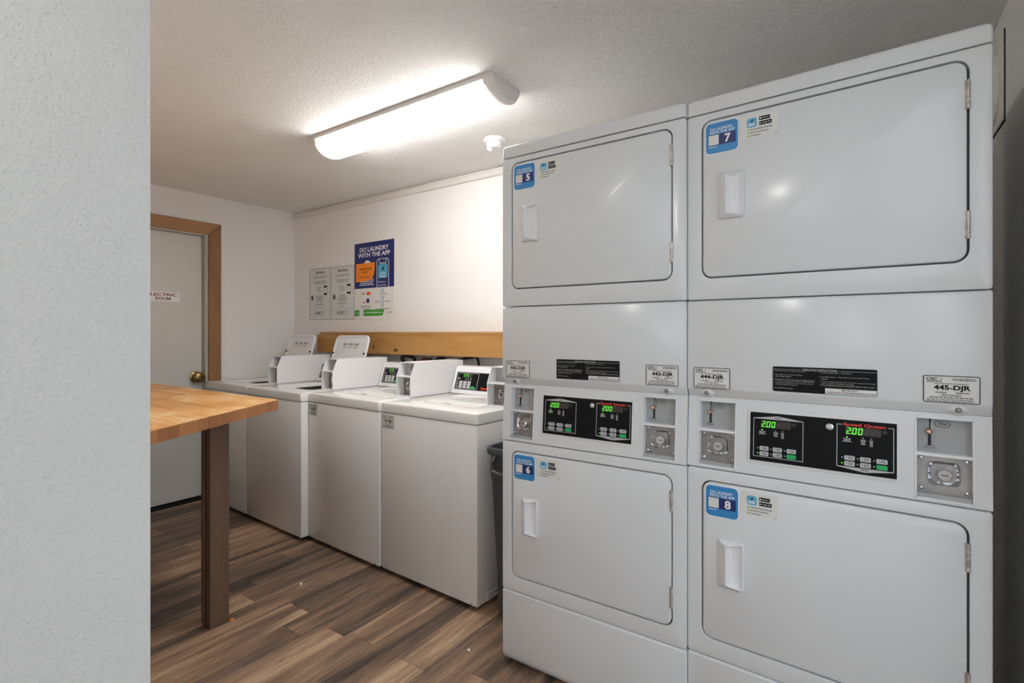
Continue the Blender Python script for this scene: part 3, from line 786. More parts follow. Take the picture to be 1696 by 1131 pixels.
# ------------------------------------------------------------------ stacked dryers
DW = 0.683
def dryer(loc, yaw, label, up, lo, idl, idr, cents):
    root = empty('stacked_dryer', loc, yaw)
    tag(root, label, 'dryer')
    part('cabinet', MB().rbox(0.002, DW-0.002, 0.052, 0.70, 0.032, 1.899, 0.004, 1), 'enamel', root)
    part('top_panel', MB().loft([tp(rr(0.0012,DW-0.0012,0.0012,0.70,.006,4),1.8998), tp(rr(0,DW,0,0.70,.007,4),1.9012), tp(rr(0,DW,0,0.70,.009,4),1.934), tp(rr(.001,DW-.001,.001,0.699,.011,4),1.9395), tp(rr(.004,DW-.004,.004,0.696,.012,4),1.9435), tp(rr(.010,DW-.010,.010,0.69,.012,4),1.945)], True, True), 'enamel', root)
    def front(z0, z1, dz0, dz1, hz0, hz1, hinges, num, sz):
        """front panel with its flush door"""
        b = 0.0045
        o = lambda i, r: rr(0.0005+i, DW-0.0005-i, z0+i, z1-i, r)
        dr = 0.030
        ii = lambda i: rr(0.042+i, 0.643-i, dz0+i, dz1-i, dr-i)
        fm = MB().loft([fr(o(0,.007),0.0525), fr(o(0,.007),b), fr(o(.0014,.006),0.0014), fr(o(b,.004),0.0), fr(ii(-0.001),0.0), fr(ii(0.0),0.001), fr(ii(0.0),0.020)])
        part('front_panel', fm, 'enamel', root)
        g = MB(); plate(g, 0.040, 0.645, dz0-0.002, dz1+0.002, 0.0195, 0.0235, 0.03)  # grey sheet behind the door, shade of the gap put into its colour
        part('gap_shade', g, 'gap_shade', root)
        d = lambda i: rr(0.0465+i, 0.6385-i, dz0+0.0045+i, dz1-0.0045-i, dr-0.0045-i)
        dm = MB().loft([fr(d(0),0.019), fr(d(0),0.0035), fr(d(.001),0.001), fr(d(.0035),-0.0005)], True, True)
        door = part('door', dm, 'enamel', root)
        # moulded pull: raised lip on the left falling to a pocket on the right
        hx0, hx1 = 0.090, 0.161
        def yy(x): return -0.0045 - 0.0200*max(0.0, min(1.0, (x-hx0)/0.026))*(1 - 0.62*max(0.0, min(1.0, (x-hx0-0.026)/0.043)))
        def lp(x0_, x1_, a, c, r, f): return [(p[0], f(p[0]), p[1]) for p in rr(x0_, x1_, a, c, r)]
        P0, P1 = hx0+0.0275, hx1-0.0035
        def pk(i, f, dd=0.0):
            pts = []
            for p in rr(P0+i, P1-i, hz0+0.004+i, hz1-0.004-i, 0.004):
                u = (P1 - p[0])/(P1-P0)
                s_ = 1 if p[1] < (hz0+hz1)/2 else -1
                pts.append((p[0] + dd*u, f(p[0]), p[1] + s_*0.009*u))
            return pts
        hm = MB().loft([lp(hx0,hx1,hz0,hz1,.006,lambda x:-0.0002), lp(hx0,hx1,hz0,hz1,.006,lambda x:yy(x)+0.002),
                        lp(hx0+.0015,hx1-.0015,hz0+.0015,hz1-.0015,.006,yy),
                        pk(-0.0012, yy), pk(0.0, lambda x: yy(x)+0.0018), pk(0.0025, lambda x: -0.0012 - 0.004*(x-P0)/(P1-P0), 0.010)], True, True)
        part('door_handle', hm, 'plastic_white', door)
        for ha, hb in hinges:
            m = MB()
            n = 5
            for q in range(n):
                l = (hb-ha)/n
                m.lathe([(0.0042, ha+q*l+0.0004), (0.0042, ha+(q+1)*l-0.0004)], (0.6405, -0.002, 0), 'z', 10)
            m.box(0.6340, 0.6405, -0.0012, 0.002, ha, hb)
            part('hinge', m, 'hinge', door)
        # blue number sticker and the small label beside it (the square code is left blank)
        x0, x1, s0, s1 = 0.056, 0.1455, sz-0.089, sz
        y = -0.0016
        m = MB(); plate(m, x0-0.0022, x1+0.0022, s0-0.0022, s1+0.0022, y+0.0004, -0.0004, 0.013, 4)
        st_ = part('app_sticker', m, 'white', root, label='blue app sticker with number %s' % num)
        m = MB(); plate(m, x0, x1, s0, s1, y, -0.0008, 0.012, 4); part('blue_field', m, 'blue', st_)
        m = MB(); m.box(x0+0.006, x1-0.006, y-0.0004, y+0.0003, s0+0.023, s0+0.055); part('navy_block', m, 'navy', st_)
        m = MB(); m.box(x0+0.0075, x0+0.0365, y-0.0007, y+0.0003, s0+0.0245, s0+0.0535); part('blank_square', m, 'cream', st_)
        ptext('number', [(num, x0+0.053, x0+0.070, s0+0.0265, s0+0.0515)], y-0.0008, 'white', st_, bold=0.035)
        ptext('sticker_lettering', [('DO LAUNDRY', x0+0.0125, x1-0.014, s1-0.0225, s1-0.0145), ('WITH THE APP', x0+0.010, x1-0.009, s1-0.0325, s1-0.0245)], y-0.0006, 'white', st_, bold=0.015)
        m = MB(); lines(m, x0+0.008, x0+0.034, s0+0.020, 1, 1, 0.002, y-0.0006, 2, False, 0.1, 0.3); part('sticker_print', m, 'white', st_, fix=False)
        a0, a1, c0, c1 = 0.154, 0.247, sz-0.066, sz-0.001
        m = MB(); plate(m, a0, a1, c0, c1, -0.0012, -0.0004, 0.002, 2); lb = part('app_label', m, 'cream', root)
        m = MB(); plate(m, a0+0.015, a0+0.041, c1-0.036, c1-0.010, -0.0016, -0.0010, 0.006, 3); part('app_icon', m, 'sky', lb)
        m = MB(); leaf(m, a0+0.024, c1-0.022, 0.008, -0.0019); part('leaf_mark', m, 'black', lb, fix=False)
        m = MB(); lines(m, a0+0.0185, a0+0.0375, c1-0.0245, 2, 0.0045, 0.0026, -0.0019, 3, False, 0.1, 0.5); part('icon_print', m, 'white', lb, fix=False)
        for q in (0, 1):
            m = MB(); plate(m, a0+0.047, a0+0.075+0.004*q, c1-0.0205-0.0135*q, c1-0.010-0.0135*q, -0.0016, -0.0010, 0.0015, 2)
            part('store_badge', m, 'black', lb)
        ptext('badge_lettering', [('App Store', a0+0.055, a0+0.073, c1-0.018, c1-0.013), ('Google Play', a0+0.055, a0+0.077, c1-0.0315, c1-0.0265)], -0.0019, 'white', lb, bold=0.0)
        m = MB(); disc(m, a0+0.051, c1-0.0153, 0.0022, -0.0019); m.add([(a0+0.049,-0.0019,c1-0.0315),(a0+0.053,-0.0019,c1-0.029),(a0+0.049,-0.0019,c1-0.0265)], [(0,1,2)])
        part('badge_mark', m, 'white', lb, fix=False)
        m = MB()
        for q in range(3): disc(m, a0+0.019, c1-0.0425-0.0085*q, 0.0021, -0.0016, 10)
        part('label_dot', m, 'leafgreen', lb, fix=False)
        m = MB()
        for q, L in enumerate((0.056, 0.047, 0.027)): lines(m, a0+0.024, a0+0.024+L, c1-0.0412-0.0085*q, 1, 1, 0.0027, -0.0016, 20+q, False, 0.0, 0.13)
        lines(m, a1-0.006, a1-0.001, c0+0.003, 1, 1, 0.002, -0.0016, 9, False, 0.0, 1.0)
        part('label_print', m, 'greyprint', lb, fix=False)
        return door
    front(1.3435, 1.8965, 1.406, 1.876, 1.577, 1.711, ((1.757,1.824),(1.460,1.524)), up, 1.862)
    front(0.2845, 0.8405, 0.338, 0.808, 0.507, 0.642, ((0.698,0.763),(0.400,0.466)), lo, 0.795)

    # service cover with an inward-bent lower flange
    part('service_cover', MB().prism([(0.0525,1.3405),(0.005,1.3405),(0.0015,1.339),(0.0,1.3355),(0.0,1.082),(0.0015,1.077),(0.0035,1.074),(0.014,1.0545),(0.017,1.053),(0.0525,1.053)], 'x', 0.0005, DW-0.0005, 0.004), 'enamel', root)
    for sx in (0.057, 0.624):
        m = MB().lathe([(0.022,0.0065),(0.016,-0.0005),(0.009,-0.0030),(0.0085,-0.0015),(0.0,-0.0015)], (0,0,0), 'y', 18, False)
        m.xf(lambda x,y,z: (x+sx, y+(0.0035 if z > -0.002 else 0.0035+0.35*(-z)), z*0.72+1.0655))
        bs = part('screw_boss', m, 'enamel', root)
        part('screw', MB().lathe([(0.0062,0.004),(0.0060,-0.0022),(0.004,-0.0040),(0.0,-0.0044)], (sx,0.002,1.0655), 'y', 14, False), 'metal', bs)
    id_plate(root, 0.020, 0.124, 1.0795, 1.1415, idl)
    id_plate(root, 0.560, 0.661, 1.0815, 1.1445, idr)
    # operating instructions
    x0, x1, z0, z1 = 0.236, 0.471, 1.0845, 1.1525
    y = -0.0022
    m = MB(); plate(m, x0, x1, z0, z1, y, -0.0004, 0.003); ip = part('instruction_plate', m, 'black', root)
    yy_ = y-0.0005
    m = MB(); quad(m, x0+0.001, x0+0.068, z1-0.0078, z1-0.0071, yy_); part('rule', m, 'line', ip, fix=False); m = MB(); quad(m, x0+0.152, x1-0.001, z1-0.0078, z1-0.0071, yy_); part('rule', m, 'line', ip, fix=False)
    ptext('plate_heading', [('OPERATING INSTRUCTIONS', x0+0.071, x0+0.150, z1-0.0098, z1-0.0040)], yy_, 'line', ip, bold=0.01)
    T = [('1. Open Dryer Door, Load Clothes, Close Door.', .002, .079, .0135), ('2. Select Fabric and Temperature Settings', .002, .071, .0235), ('Will turn Fabric Selection.', .006, .045, .0283),
         ('3. Insert Coins or Card to Activate. Use Additional Coins', .002, .100, .0365), ('or Card for more Drying Time. Will Turn TIMER WHITE to', .006, .100, .0413), ('Select Nearest Drying Time. Last 2-3 minutes of Cycle', .006, .097, .0461), ('is COOL DOWN (No Heat) Period.', .006, .060, .0509), ('4. Push START Pad or Button.', .002, .050, .0600),
         ('5. To Stop Drying Cycle - OPEN Door.', .112, .182, .0145), ('6. To Restart Dryer - Close Door and Push START Pad or', .112, .220, .0250), ('Button.', .116, .130, .0298),
         ('7. When Display Indicates "00" Time Remaining or Panel Light', .112, .232, .0375), ('goes out, Remove Clothes from Dryer.', .116, .188, .0423), ('8. IF CLOTHES ARE NOT DRY AS DESIRED, REPEAT STEPS 2 AND 3.', .113, .232, .0470)]
    ptext('instruction_lettering', [(s_, x0+a, x0+b, z1-c, z1-c+0.0033) for s_, a, b, c in T], yy_, 'line', ip, bold=0.0)
    m = MB(); m.box(x0+0.124, x1-0.001, yy_, y+0.0003, z0+0.001, z0+0.0155); part('important_box', m, 'cream', ip)
    ptext('important_lettering', [('IMPORTANT:', x0+0.160, x0+0.196, z0+0.0098, z0+0.0140), ('CLEAN LINT FILTER BEFORE EACH LOAD', x0+0.127, x1-0.003, z0+0.0032, z0+0.0076)], yy_-0.0004, 'black', ip, bold=0.01)

    # control panel: leans back towards the top, with two coin bays
    zc0, zc1 = 0.8445, 1.0545
    ks = 0.0155/(zc1-zc0)
    sh = lambda x, y, z: (x, y + ks*(z-zc0), z)
    bays = ((0.031, 0.138), (0.545, 0.652))
    bz0, bz1 = 0.850, 1.043
    m = MB()
    xs = [0.0, bays[0][0], bays[0][1], bays[1][0], bays[1][1], DW]
    xs[0], xs[-1] = 0.0005, DW-0.0005
    for i in range(5):
        if i in (1, 3):
            m.box(xs[i], xs[i+1], 0.0, 0.008, zc0, bz0); m.box(xs[i], xs[i+1], 0.0, 0.008, bz1, zc1)
        else:
            m.box(xs[i], xs[i+1], 0.0, 0.008, zc0, zc1)
    m.box(xs[0], xs[0]+0.002, 0.008, 0.045, zc0, zc1).box(xs[5]-0.002, xs[5], 0.008, 0.045, zc0, zc1)
    cpn = part('control_panel', m.xf(sh), 'enamel', root, smooth=False)
    m = MB(); m.box(0.001, DW-0.001, 0.0085, 0.0235, zc0+0.0005, zc0+0.004)
    part('panel_lip', m, 'enamel', root)
    for i, (b0, b1) in enumerate(bays):
        dp = 0.040
        m = MB()
        m.box(b0, b0+0.003, -0.002, dp, bz0, bz1).box(b1-0.003, b1, -0.002, dp, bz0, bz1).box(b0, b1, -0.002, dp, bz0, bz0+0.003).box(b0, b1, -0.002, dp, bz1-0.003, bz1)
        bay = part('coin_bay', m.xf(sh), 'plastic_white', root, smooth=False)
        zm = 0.955
        m = MB(); m.box(b0+0.003, b1-0.003, 0.000, 0.032, zm-0.0035, zm+0.0035); part('bay_shelf', m.xf(sh), 'plastic_white', bay)
        m = MB(); m.box(b0+0.003, b1-0.003, 0.026, 0.030, zm+0.0035, bz1-0.003); part('slide_plate', m.xf(sh), 'plategrey', bay)
        coin_slide(bay, b0+0.0285, bz1-0.006, 0.026, 0.072, sh)
        m = MB(); m.box(b0+0.003, b1-0.003, 0.022, 0.026, bz0+0.012, zm-0.0035); part('lock_plate', m.xf(sh), 'metal', bay)
        m = MB(); m.box(b0+0.003, b1-0.003, 0.006, 0.030, bz0+0.003, bz0+0.012); part('bay_sill', m.xf(sh), 'plategrey', bay)
        coin_lock(bay, (b0+b1)/2, (bz0+0.012+zm)/2+0.002, 0.022, 1.0, sh)
        m = MB().lathe([(0.014,0.021),(0.014,0.008),(0.0125,0.006),(0.0,0.006)], ((b0+b1)/2+0.002, 0, (bz0+0.012+zm)/2), 'y', 20, False)
        part('key_cylinder', m.xf(sh), 'chrome', bay)
        m = MB(); m.box((b0+b1)/2-0.005, (b0+b1)/2+0.009, 0.0052, 0.0062, (bz0+0.012+zm)/2-0.0009, (bz0+0.012+zm)/2+0.0009); part('key_slot', m.xf(sh), 'dark', bay)
        for sx in (b0+0.012, b1-0.012):
            for sz in (bz0+0.021, zm-0.012):
                m = MB().lathe([(0.0048,0.022),(0.0045,0.0195),(0.0025,0.0178),(0.0,0.0175)], (sx,0,sz), 'y', 12, False)
                part('rivet', m.xf(sh), 'chrome', bay)
        hx, hz = b0+0.052, bz1-0.0175
        m = MB()
        hexo = [(-0.016,0),(-0.010,0.0075),(0.010,0.0075),(0.016,0),(0.010,-0.0075),(-0.010,-0.0075)]
        m.loft([[(hx+p[0], 0.0255, hz+p[1]) for p in hexo], [(hx+p[0]*0.93, 0.0255, hz+p[1]*0.87) for p in hexo]])
        part('price_outline', m.xf(sh), 'black', bay, fix=False)
        ptext('price_lettering', [(cents, hx-0.0085, hx+0.0085, hz-0.0035, hz+0.0035)], 0.0254, 'black', bay, sh, 0.01)
    # display panel
    m = MB(); b_ = 0.0065
    px0, px1, pz0, pz1 = 0.176, 0.510, 0.886, 1.0205
    a_, c_ = rr(px0-b_, px1+b_, pz0-b_, pz1+b_, 0.008, 4), rr(px0, px1, pz0, pz1, 0.002, 4)
    m.loft([fr(a_,0.001), fr(a_,-0.0022), fr(c_,-0.0030), fr(c_,-0.0010)])
    part('display_bezel', m.xf(sh), 'bezel', root)
    m = MB(); plate(m, px0-0.001, px1+0.001, pz0-0.001, pz1+0.001, -0.0012, 0.001, 0.002, 2)
    dpn = part('display_panel', m.xf(sh), 'panel_black', root)
    y = -0.0016
    def half(bx0, bx1, bz0_, bz1_, name, top):
        t = 0.0016
        m = MB()
        k = 0.0085
        if top:   # pointed header
            m.add([(bx0,y,bz0_),(bx1,y,bz0_),(bx1,y,bz1_),((bx0+bx1)/2,y,bz1_+k),(bx0,y,bz1_),
                   (bx0+t,y,bz0_+t),(bx1-t,y,bz0_+t),(bx1-t,y,bz1_-t),((bx0+bx1)/2,y,bz1_-t),(bx0+t,y,bz1_-t)],
                  [(0,1,6,5),(1,2,7,6),(2,3,8,7),(3,4,9,8),(4,0,5,9)])
        else:     # pointed footer, gap at the top for the red name
            xm = (bx0+bx1)/2
            m.add([(bx0+0.012,y,bz1_),(bx0,y,bz1_),(bx0,y,bz0_),(xm,y,bz0_-k),(bx1,y,bz0_),(bx1,y,bz1_),(bx1-0.012,y,bz1_),
                   (bx0+0.012,y,bz1_-t),(bx0+t,y,bz1_-t),(bx0+t,y,bz0_+t),(xm,y,bz0_+t),(bx1-t,y,bz0_+t),(bx1-t,y,bz1_-t),(bx1-0.012,y,bz1_-t)],
                  [(i, i+1, i+8, i+7) for i in range(6)])
        part('display_outline', m.xf(sh), 'line', dpn, fix=False, smooth=False)
        zt = bz1_ + 0.0012 if top else bz0_ - 0.0042
        ptext('display_heading', [(name, (bx0+bx1)/2-0.008, (bx0+bx1)/2+0.008, zt, zt+0.0042)], y-0.0003, 'black', dpn, sh, 0.01)
        zb = bz1_-0.0055
        m = MB(); m.box(bx0+0.019, bx0+0.094, y-0.0001, y+0.0004, zb-0.0200, zb); part('display_window', m.xf(sh), 'window_off', dpn)
        m = MB(); seven(m, '2.00', bx0+0.0205, zb-0.0182, 0.0092, 0.0165, y-0.0005, 0.0125); part('lit_digits', m.xf(sh), 'led', dpn, fix=False, smooth=False)
        m = MB(); seven(m, '888', bx0+0.0580, zb-0.0182, 0.0092, 0.0165, y-0.0004, 0.0125); part('unlit_digits', m.xf(sh), 'seg_off', dpn, fix=False, smooth=False)
        m = MB(); m.box(bx0+0.0965, bx0+0.1065, y-0.0003, y+0.0004, zb-0.0105, zb-0.0025); part('grey_patch', m.xf(sh), 'window_off', dpn)
        m = MB(); disc(m, bx0+0.0225, zb-0.0262, 0.0019, y-0.0004, 10); part('lit_dot', m.xf(sh), 'led', dpn, fix=False)
        m = MB()
        for q in (0.0570, 0.0740): disc(m, bx0+q, zb-0.0262, 0.0014, y-0.0002, 8)
        for c0, c1, n, sd in ((.0135,.0320,3,3),(.0510,.0630,4,4),(.0680,.0800,5,5)): lines(m, bx0+c0, bx0+c1, zb-0.0300, n, 0.0033, 0.0018, y-0.0002, sd, True, 0.5, 0.5)
        part('indicator_print', m.xf(sh), 'line', dpn, fix=False, smooth=False)
        bw, bh = 0.0225, 0.0112
        rows = bz0_ + (0.0185 if top else 0.0185), bz0_ + 0.0040
        for cidx, bx in enumerate((bx0+0.0170, bx0+0.0505, bx0+0.0845)):
            for ridx, bz in enumerate(rows):
                g = cidx == 2 and ridx == 1
                m = MB(); plate(m, bx, bx+bw, bz, bz+bh, y-0.0012, y+0.0004, 0.0022, 2)
                part('start_button' if g else 'button', m.xf(sh), 'green' if g else 'button', dpn)
                if not g:
                    m = MB(); quad(m, bx+0.0045, bx+0.0060, bz+0.0025, bz+bh-0.0025, y-0.0014)
                    lines(m, bx+0.0085, bx+bw-0.0025, bz+bh-0.0025, 2, 0.0035, 0.0024, y-0.0014, cidx*3+ridx, False, 0.2, 0.6)
                    part('button_print', m.xf(sh), 'greyprint', dpn, fix=False, smooth=False)
                lit = cidx == 0 and ridx == 1
                m = MB(); disc(m, bx-0.0050, bz+bh/2, 0.0017, y-0.0003, 8)
                part('button_dot', m.xf(sh), 'led' if lit else 'line', dpn, fix=False)
    half(0.1845, 0.3085, 0.8975, 1.0045, 'UPPER', True)
    half(0.3845, 0.5045, 0.9000, 1.0085, 'LOWER', False)
    ptext('maker_lettering', [('Speed Queen', 0.3985, 0.4885, 1.0030, 1.0130)], y-0.0004, 'red', dpn, sh, 0.03)
    m = MB().lathe([(0.0085,0.0),(0.0085,-0.0035),(0.0062,-0.0045),(0.0055,-0.002),(0.0035,-0.002),(0.0035,-0.005),(0.0,-0.005)], (0.3690,-0.001,0.9985), 'y', 20, False)
    part('panel_lock', m.xf(sh), 'chrome', root)

    part('base_panel', MB().prism([(0.0525,0.2815),(0.005,0.2815),(0.0015,0.280),(0.0,0.2765),(0.0,0.044),(0.002,0.038),(0.010,0.0225),(0.015,0.020),(0.0525,0.020)], 'x', 0.0005, DW-0.0005, 0.005), 'enamel', root)
    for fx_ in (0.06, DW-0.06):
        for fy in (0.07, 0.64):
            part('leveling_foot', MB().lathe([(0.022,0.0),(0.022,0.008),(0.008,0.010),(0.008,0.040)], (fx_,fy,0.0), 'z', 14), 'rubber', root)
    return root

dryer((-1.1317, 1.5695, 0.0), R(0.1), 'white stacked coin dryer with doors numbered 5 and 6, beside the washers', '5', '6', '442-DJR', '443-DJR', '25¢')
dryer((-0.4485, 1.5843, -0.0 ), R(-2.3), 'white stacked coin dryer with doors numbered 7 and 8, against the right wall', '7', '8', '444-DJR', '445-DJR', '25¢')

# ------------------------------------------------------------------ washers
def washer(loc, yaw, W, label, open_lid, number, group):
    root = empty('top_load_washer', loc, yaw)
    tag(root, label, 'washer', group)
    D = 0.675
    part('body', MB().rbox(0.0015, W-0.0015, 0.0, D, 0.022, 0.832, 0.007, 2), 'washer', root)
    kp = MB().box(0.03, W-0.03, 0.035, D-0.03, 0.0, 0.022)
    for fx_ in (0.05, W-0.05):
        for fy in (0.05, 0.60):
            part('leveling_foot', MB().lathe([(0.020,0.0),(0.020,0.008),(0.007,0.010),(0.007,0.030)], (fx_,fy,0.0), 'z', 12), 'rubber', root)
    for sx in (0.035, W-0.035):
        part('panel_screw', MB().lathe([(0.004,0.0),(0.0035,-0.0015),(0.0,-0.002)], (sx,0.0005,0.032), 'y', 10, False), 'metal', root)
    # side embossing and lower rail on the right flank
    em = MB()
    for z0, z1 in ((0.45, 0.80),):
        a, b = rr(0.16, 0.56, z0, z1, 0.01, 2), rr(0.163, 0.557, z0+0.003, z1-0.003, 0.008, 2)
        em.loft([[(W-0.0016, p[0], p[1]) for p in a], [(W-0.0008, p[0], p[1]) for p in a], [(W-0.0008, p[0], p[1]) for p in b], [(W-0.0016, p[0], p[1]) for p in b]])
    part('side_emboss', em, 'washer', root)
    part('side_rail', MB().rbox(W-0.004, W+0.0005, 0.07, D-0.03, 0.024, 0.062, 0.002, 1), 'washer', root)
    # deck with the tub opening
    ox0, ox1, oy0, oy1 = 0.143, W-0.124, 0.135, 0.497
    o = lambda i, r: rr(0.0+i, W-i, -0.002+i, D-i, r)
    q = lambda i, r: rr(ox0+i, ox1-i, oy0+i, oy1-i, r)
    dk = MB().loft([tp(o(0.004,.012),0.8335), tp(o(0,.014),0.836), tp(o(0,.014),0.872), tp(o(.0025,.013),0.8805), tp(o(.010,.012),0.885), tp(q(-.004,.05),0.885), tp(q(0,.045),0.882), tp(q(0.002,.045),0.872), tp(q(.014,.04),0.870), tp(q(.015,.04),0.862)])
    part('deck', dk, 'deck', root)
    part('tub', MB().loft([tp(q(.015,.04),0.8615), tp(q(.020,.04),0.80), tp(q(.045,.03),0.74), tp(q(.045,.03),0.60)], False, True), 'dark', root)
    lw, ll = ox1-ox0-0.007, oy1-oy0-0.007
    # lid as a shallow pan, hinged along its rear edge; local: hinge at y=0, lid runs to -y, outside up
    e = lambda i, r: rr(-lw/2+i, lw/2-i, -ll+i, -i, r)
    lm = MB().loft([tp(e(.016,.03), -0.004), tp(e(.012,.034), -0.010), tp(e(.003,.04), -0.010), tp(e(0,.043), -0.006), tp(e(0,.043), 0.002), tp(e(.0025,.041), 0.005), tp(e(.010,.036), 0.0062)], True, True)
    ang = -106 if open_lid else 0
    M_ = Matrix.Translation(((ox0+ox1)/2, oy1-(0.002 if not open_lid else -0.006), 0.8835)) @ Matrix.Rotation(R(ang), 4, 'X')
    def lx(x, y, z): return tuple(M_ @ Vector((x, y, z)))
    lid = part('lid', lm.xf(lx), 'plastic_white' if open_lid else 'deck', root)
    if open_lid:
        y0 = -0.0046
        def under(mb): return mb.xf(lambda x, y, z: lx(x, z, y))
        m = MB()
        for i in range(3):
            a = -0.095 + i*0.066
            m.add([(a,-ll+.098,y0),(a+.058,-ll+.098,y0),(a+.058,-ll+.056,y0),(a,-ll+.056,y0)], [(0,1,2,3)])
        m.xf(lx); lab = part('lid_label', m, 'bezel', lid, fix=False)
        m = MB()
        for i in range(3):
            a = -0.095 + i*0.066
            for u, v, s_ in ((.004,.040,.016),(.020,.036,.030),(.006,.018,.048),(.006,.011,.050)):
                zz = -ll+.056+v
                m.add([(a+u,zz,y0-.0004),(a+min(.056,s_),zz,y0-.0004),(a+min(.056,s_),zz-.005,y0-.0004),(a+u,zz-.005,y0-.0004)], [(0,1,2,3)])
        m.xf(lx); part('lid_label_print', m, 'greyprint', lid, fix=False)
        for sx in (-1, 1):
            m = MB().lathe([(0.007,-0.009),(0.007,-0.016),(0.005,-0.018),(0.0,-0.018)], (sx*(lw/2-0.012), -ll+0.135, 0), 'z', 12, False)
            part('lid_bumper', m.xf(lx), 'rubber', lid)
    else:
        m = MB().prism([(-0.022,-ll+0.001), (0.026,-ll+0.001), (0.014,-ll+0.009), (-0.010,-ll+0.009)], 'z', 0.0062, 0.0068)
        part('lid_grip', m.xf(lx), 'plategrey', lid)
    # console with a sloping face
    cy, cz = 0.512, 0.8855
    part('console', MB().prism([(cy,cz),(cy+0.006,0.902),(cy+0.048,1.030),(cy+0.056,1.040),(cy+0.070,1.044),(0.655,1.044),(0.668,1.035),(0.670,cz)], 'x', 0.004, W-0.004, 0.004), 'plastic_white', root)
    sl = Vector((0, 0.042, 0.128)).normalized(); nrm = Vector((0, -0.128, 0.042)).normalized()
    O = Vector((0, cy+0.006, 0.902))
    fn = lambda x, y, z: tuple(O + Vector((x,0,0)) + sl*z - nrm*y)      # y<0 is out of the face
    m = MB(); plate(m, 0.026, W-0.10, 0.008, 0.113, -0.0012, 0.0005, 0.002, 2); pn = part('console_panel', m.xf(fn), 'panel_black', root)
    y = -0.0016
    m = MB(); frame(m, 0.036, 0.200, 0.013, 0.108, 0.0022, y-0.0002, y+0.0005, 0.003, 2); part('panel_outline', m.xf(fn), 'line', pn)
    m = MB(); m.box(0.080, 0.150, y-0.0001, y+0.0004, 0.084, 0.103); part('display_window', m.xf(fn), 'window_off', pn)
    m = MB(); seven(m, '2.75', 0.083, 0.0855, 0.0105, 0.0155, y-0.0005, 0.0145); part('lit_digits', m.xf(fn), 'led', pn, fix=False, smooth=False)
    m = MB(); seven(m, '88', 0.130, 0.0855, 0.0080, 0.0155, y-0.0004, 0.011); part('unlit_digits', m.xf(fn), 'seg_off', pn, fix=False, smooth=False)
    m = MB(); lines(m, 0.042, 0.062, 0.078, 3, 0.004, 0.002, y-.0002, 1, True, .5, .5)
    for c_ in (0.100, 0.119, 0.138): lines(m, c_, c_+0.010, 0.080, 4, 0.004, 0.002, y-.0002, int(c_*1000), True, .5, .5)
    for r_ in range(3): lines(m, 0.041, 0.052, 0.056-r_*0.014, 2, 0.004, 0.002, y-.0002, r_, False, .4, .5)
    part('indicator_print', m.xf(fn), 'line', pn, fix=False)
    for bx in (0.058, 0.090, 0.122):
        for bz in (0.047, 0.0325, 0.018):
            m = MB(); plate(m, bx, bx+0.025, bz, bz+0.0125, y-0.0012, y+0.0004, 0.002, 2); part('button', m.xf(fn), 'button', pn)
    m = MB(); plate(m, 0.154, 0.183, 0.0175, 0.030, y-0.0012, y+0.0004, 0.0025, 2); part('start_button', m.xf(fn), 'green', pn)
    ptext('maker_lettering', [('Speed Queen', 0.232, 0.375, 0.013, 0.030)], y-0.0003, 'red', pn, fn, 0.03)
    # coin box on the right: two side plates, shelf and an open front
    x0, x1 = W-0.122, W-0.001
    yf, yk, yb = 0.212, 0.246, 0.640
    z0, zs, z1 = 0.8855, 0.998, 1.077
    pf = [(yf,z0),(yf,zs),(yk,z1),(yb,z1),(yb,z0)]
    m = MB().prism(pf, 'x', x0, x0+0.004).prism(pf, 'x', x1-0.004, x1)
    m.box(x0+0.004, x1-0.004, yk, yb, z1-0.004, z1).box(x0+0.004, x1-0.004, yf+0.002, yb, z0, z0+0.005).box(x0+0.004, x1-0.004, yf+0.0005, yf+0.07, zs-0.003, zs+0.003).box(x0+0.004, x1-0.004, yb-0.004, yb, z0+0.005, z1-0.004)
    cb = part('coin_box', m, 'plastic_white', root, smooth=False)
    m = MB(); m.box(x0+0.004, x1-0.004, yf+0.066, yf+0.072, zs+0.003, z1-0.004); part('slide_plate', m, 'plategrey', cb)
    coin_slide(cb, x0+0.060, z1-0.008, yf+0.066, 0.062)
    m = MB(); m.box(x0+0.004, x1-0.004, yf+0.052, yf+0.058, z0+0.005, zs-0.003); part('lock_plate', m, 'metal', cb)
    cx_, cz_ = (x0+x1)/2, (z0+zs)/2
    coin_lock(cb, cx_, cz_, yf+0.052, 0.85)
    part('key_cylinder', MB().lathe([(0.013,yf+0.052),(0.013,yf+0.038),(0.011,yf+0.036),(0.0,yf+0.036)], (cx_,0,cz_), 'y', 18, False), 'chrome', cb)
    for sx in (x0+0.018, x1-0.018):
        for sz in (z0+0.020, zs-0.018):
            part('rivet', MB().lathe([(0.004,yf+0.052),(0.0035,yf+0.050),(0.0,yf+0.049)], (sx,0,sz), 'y', 10, False), 'chrome', cb)
    id_plate(root, 0.010, 0.100, 0.756, 0.819, number, y=-0.0018)
    return root

GW = 'top load washers in a row'
washer((-2.0780, 1.806, 0), R(-2.3), 0.660, 'white top load washer with closed lid beside the dark grey bin', False, '441-DJR', GW)
washer((-2.7560, 1.832, 0), R(-2.6), 0.669, 'white top load washer with closed lid, second from the dryers', False, '440-DJR', GW)
washer((-3.4250, 1.815, 0), R(-2.3), 0.664, 'white top load washer with raised lid, beside the closed-lid washers', True, '439-DJR', GW)
washer((-4.0700, 1.842, 0), R(-2.3), 0.640, 'white top load washer with raised lid, in the corner by the door', True, '438-DJR', GW)

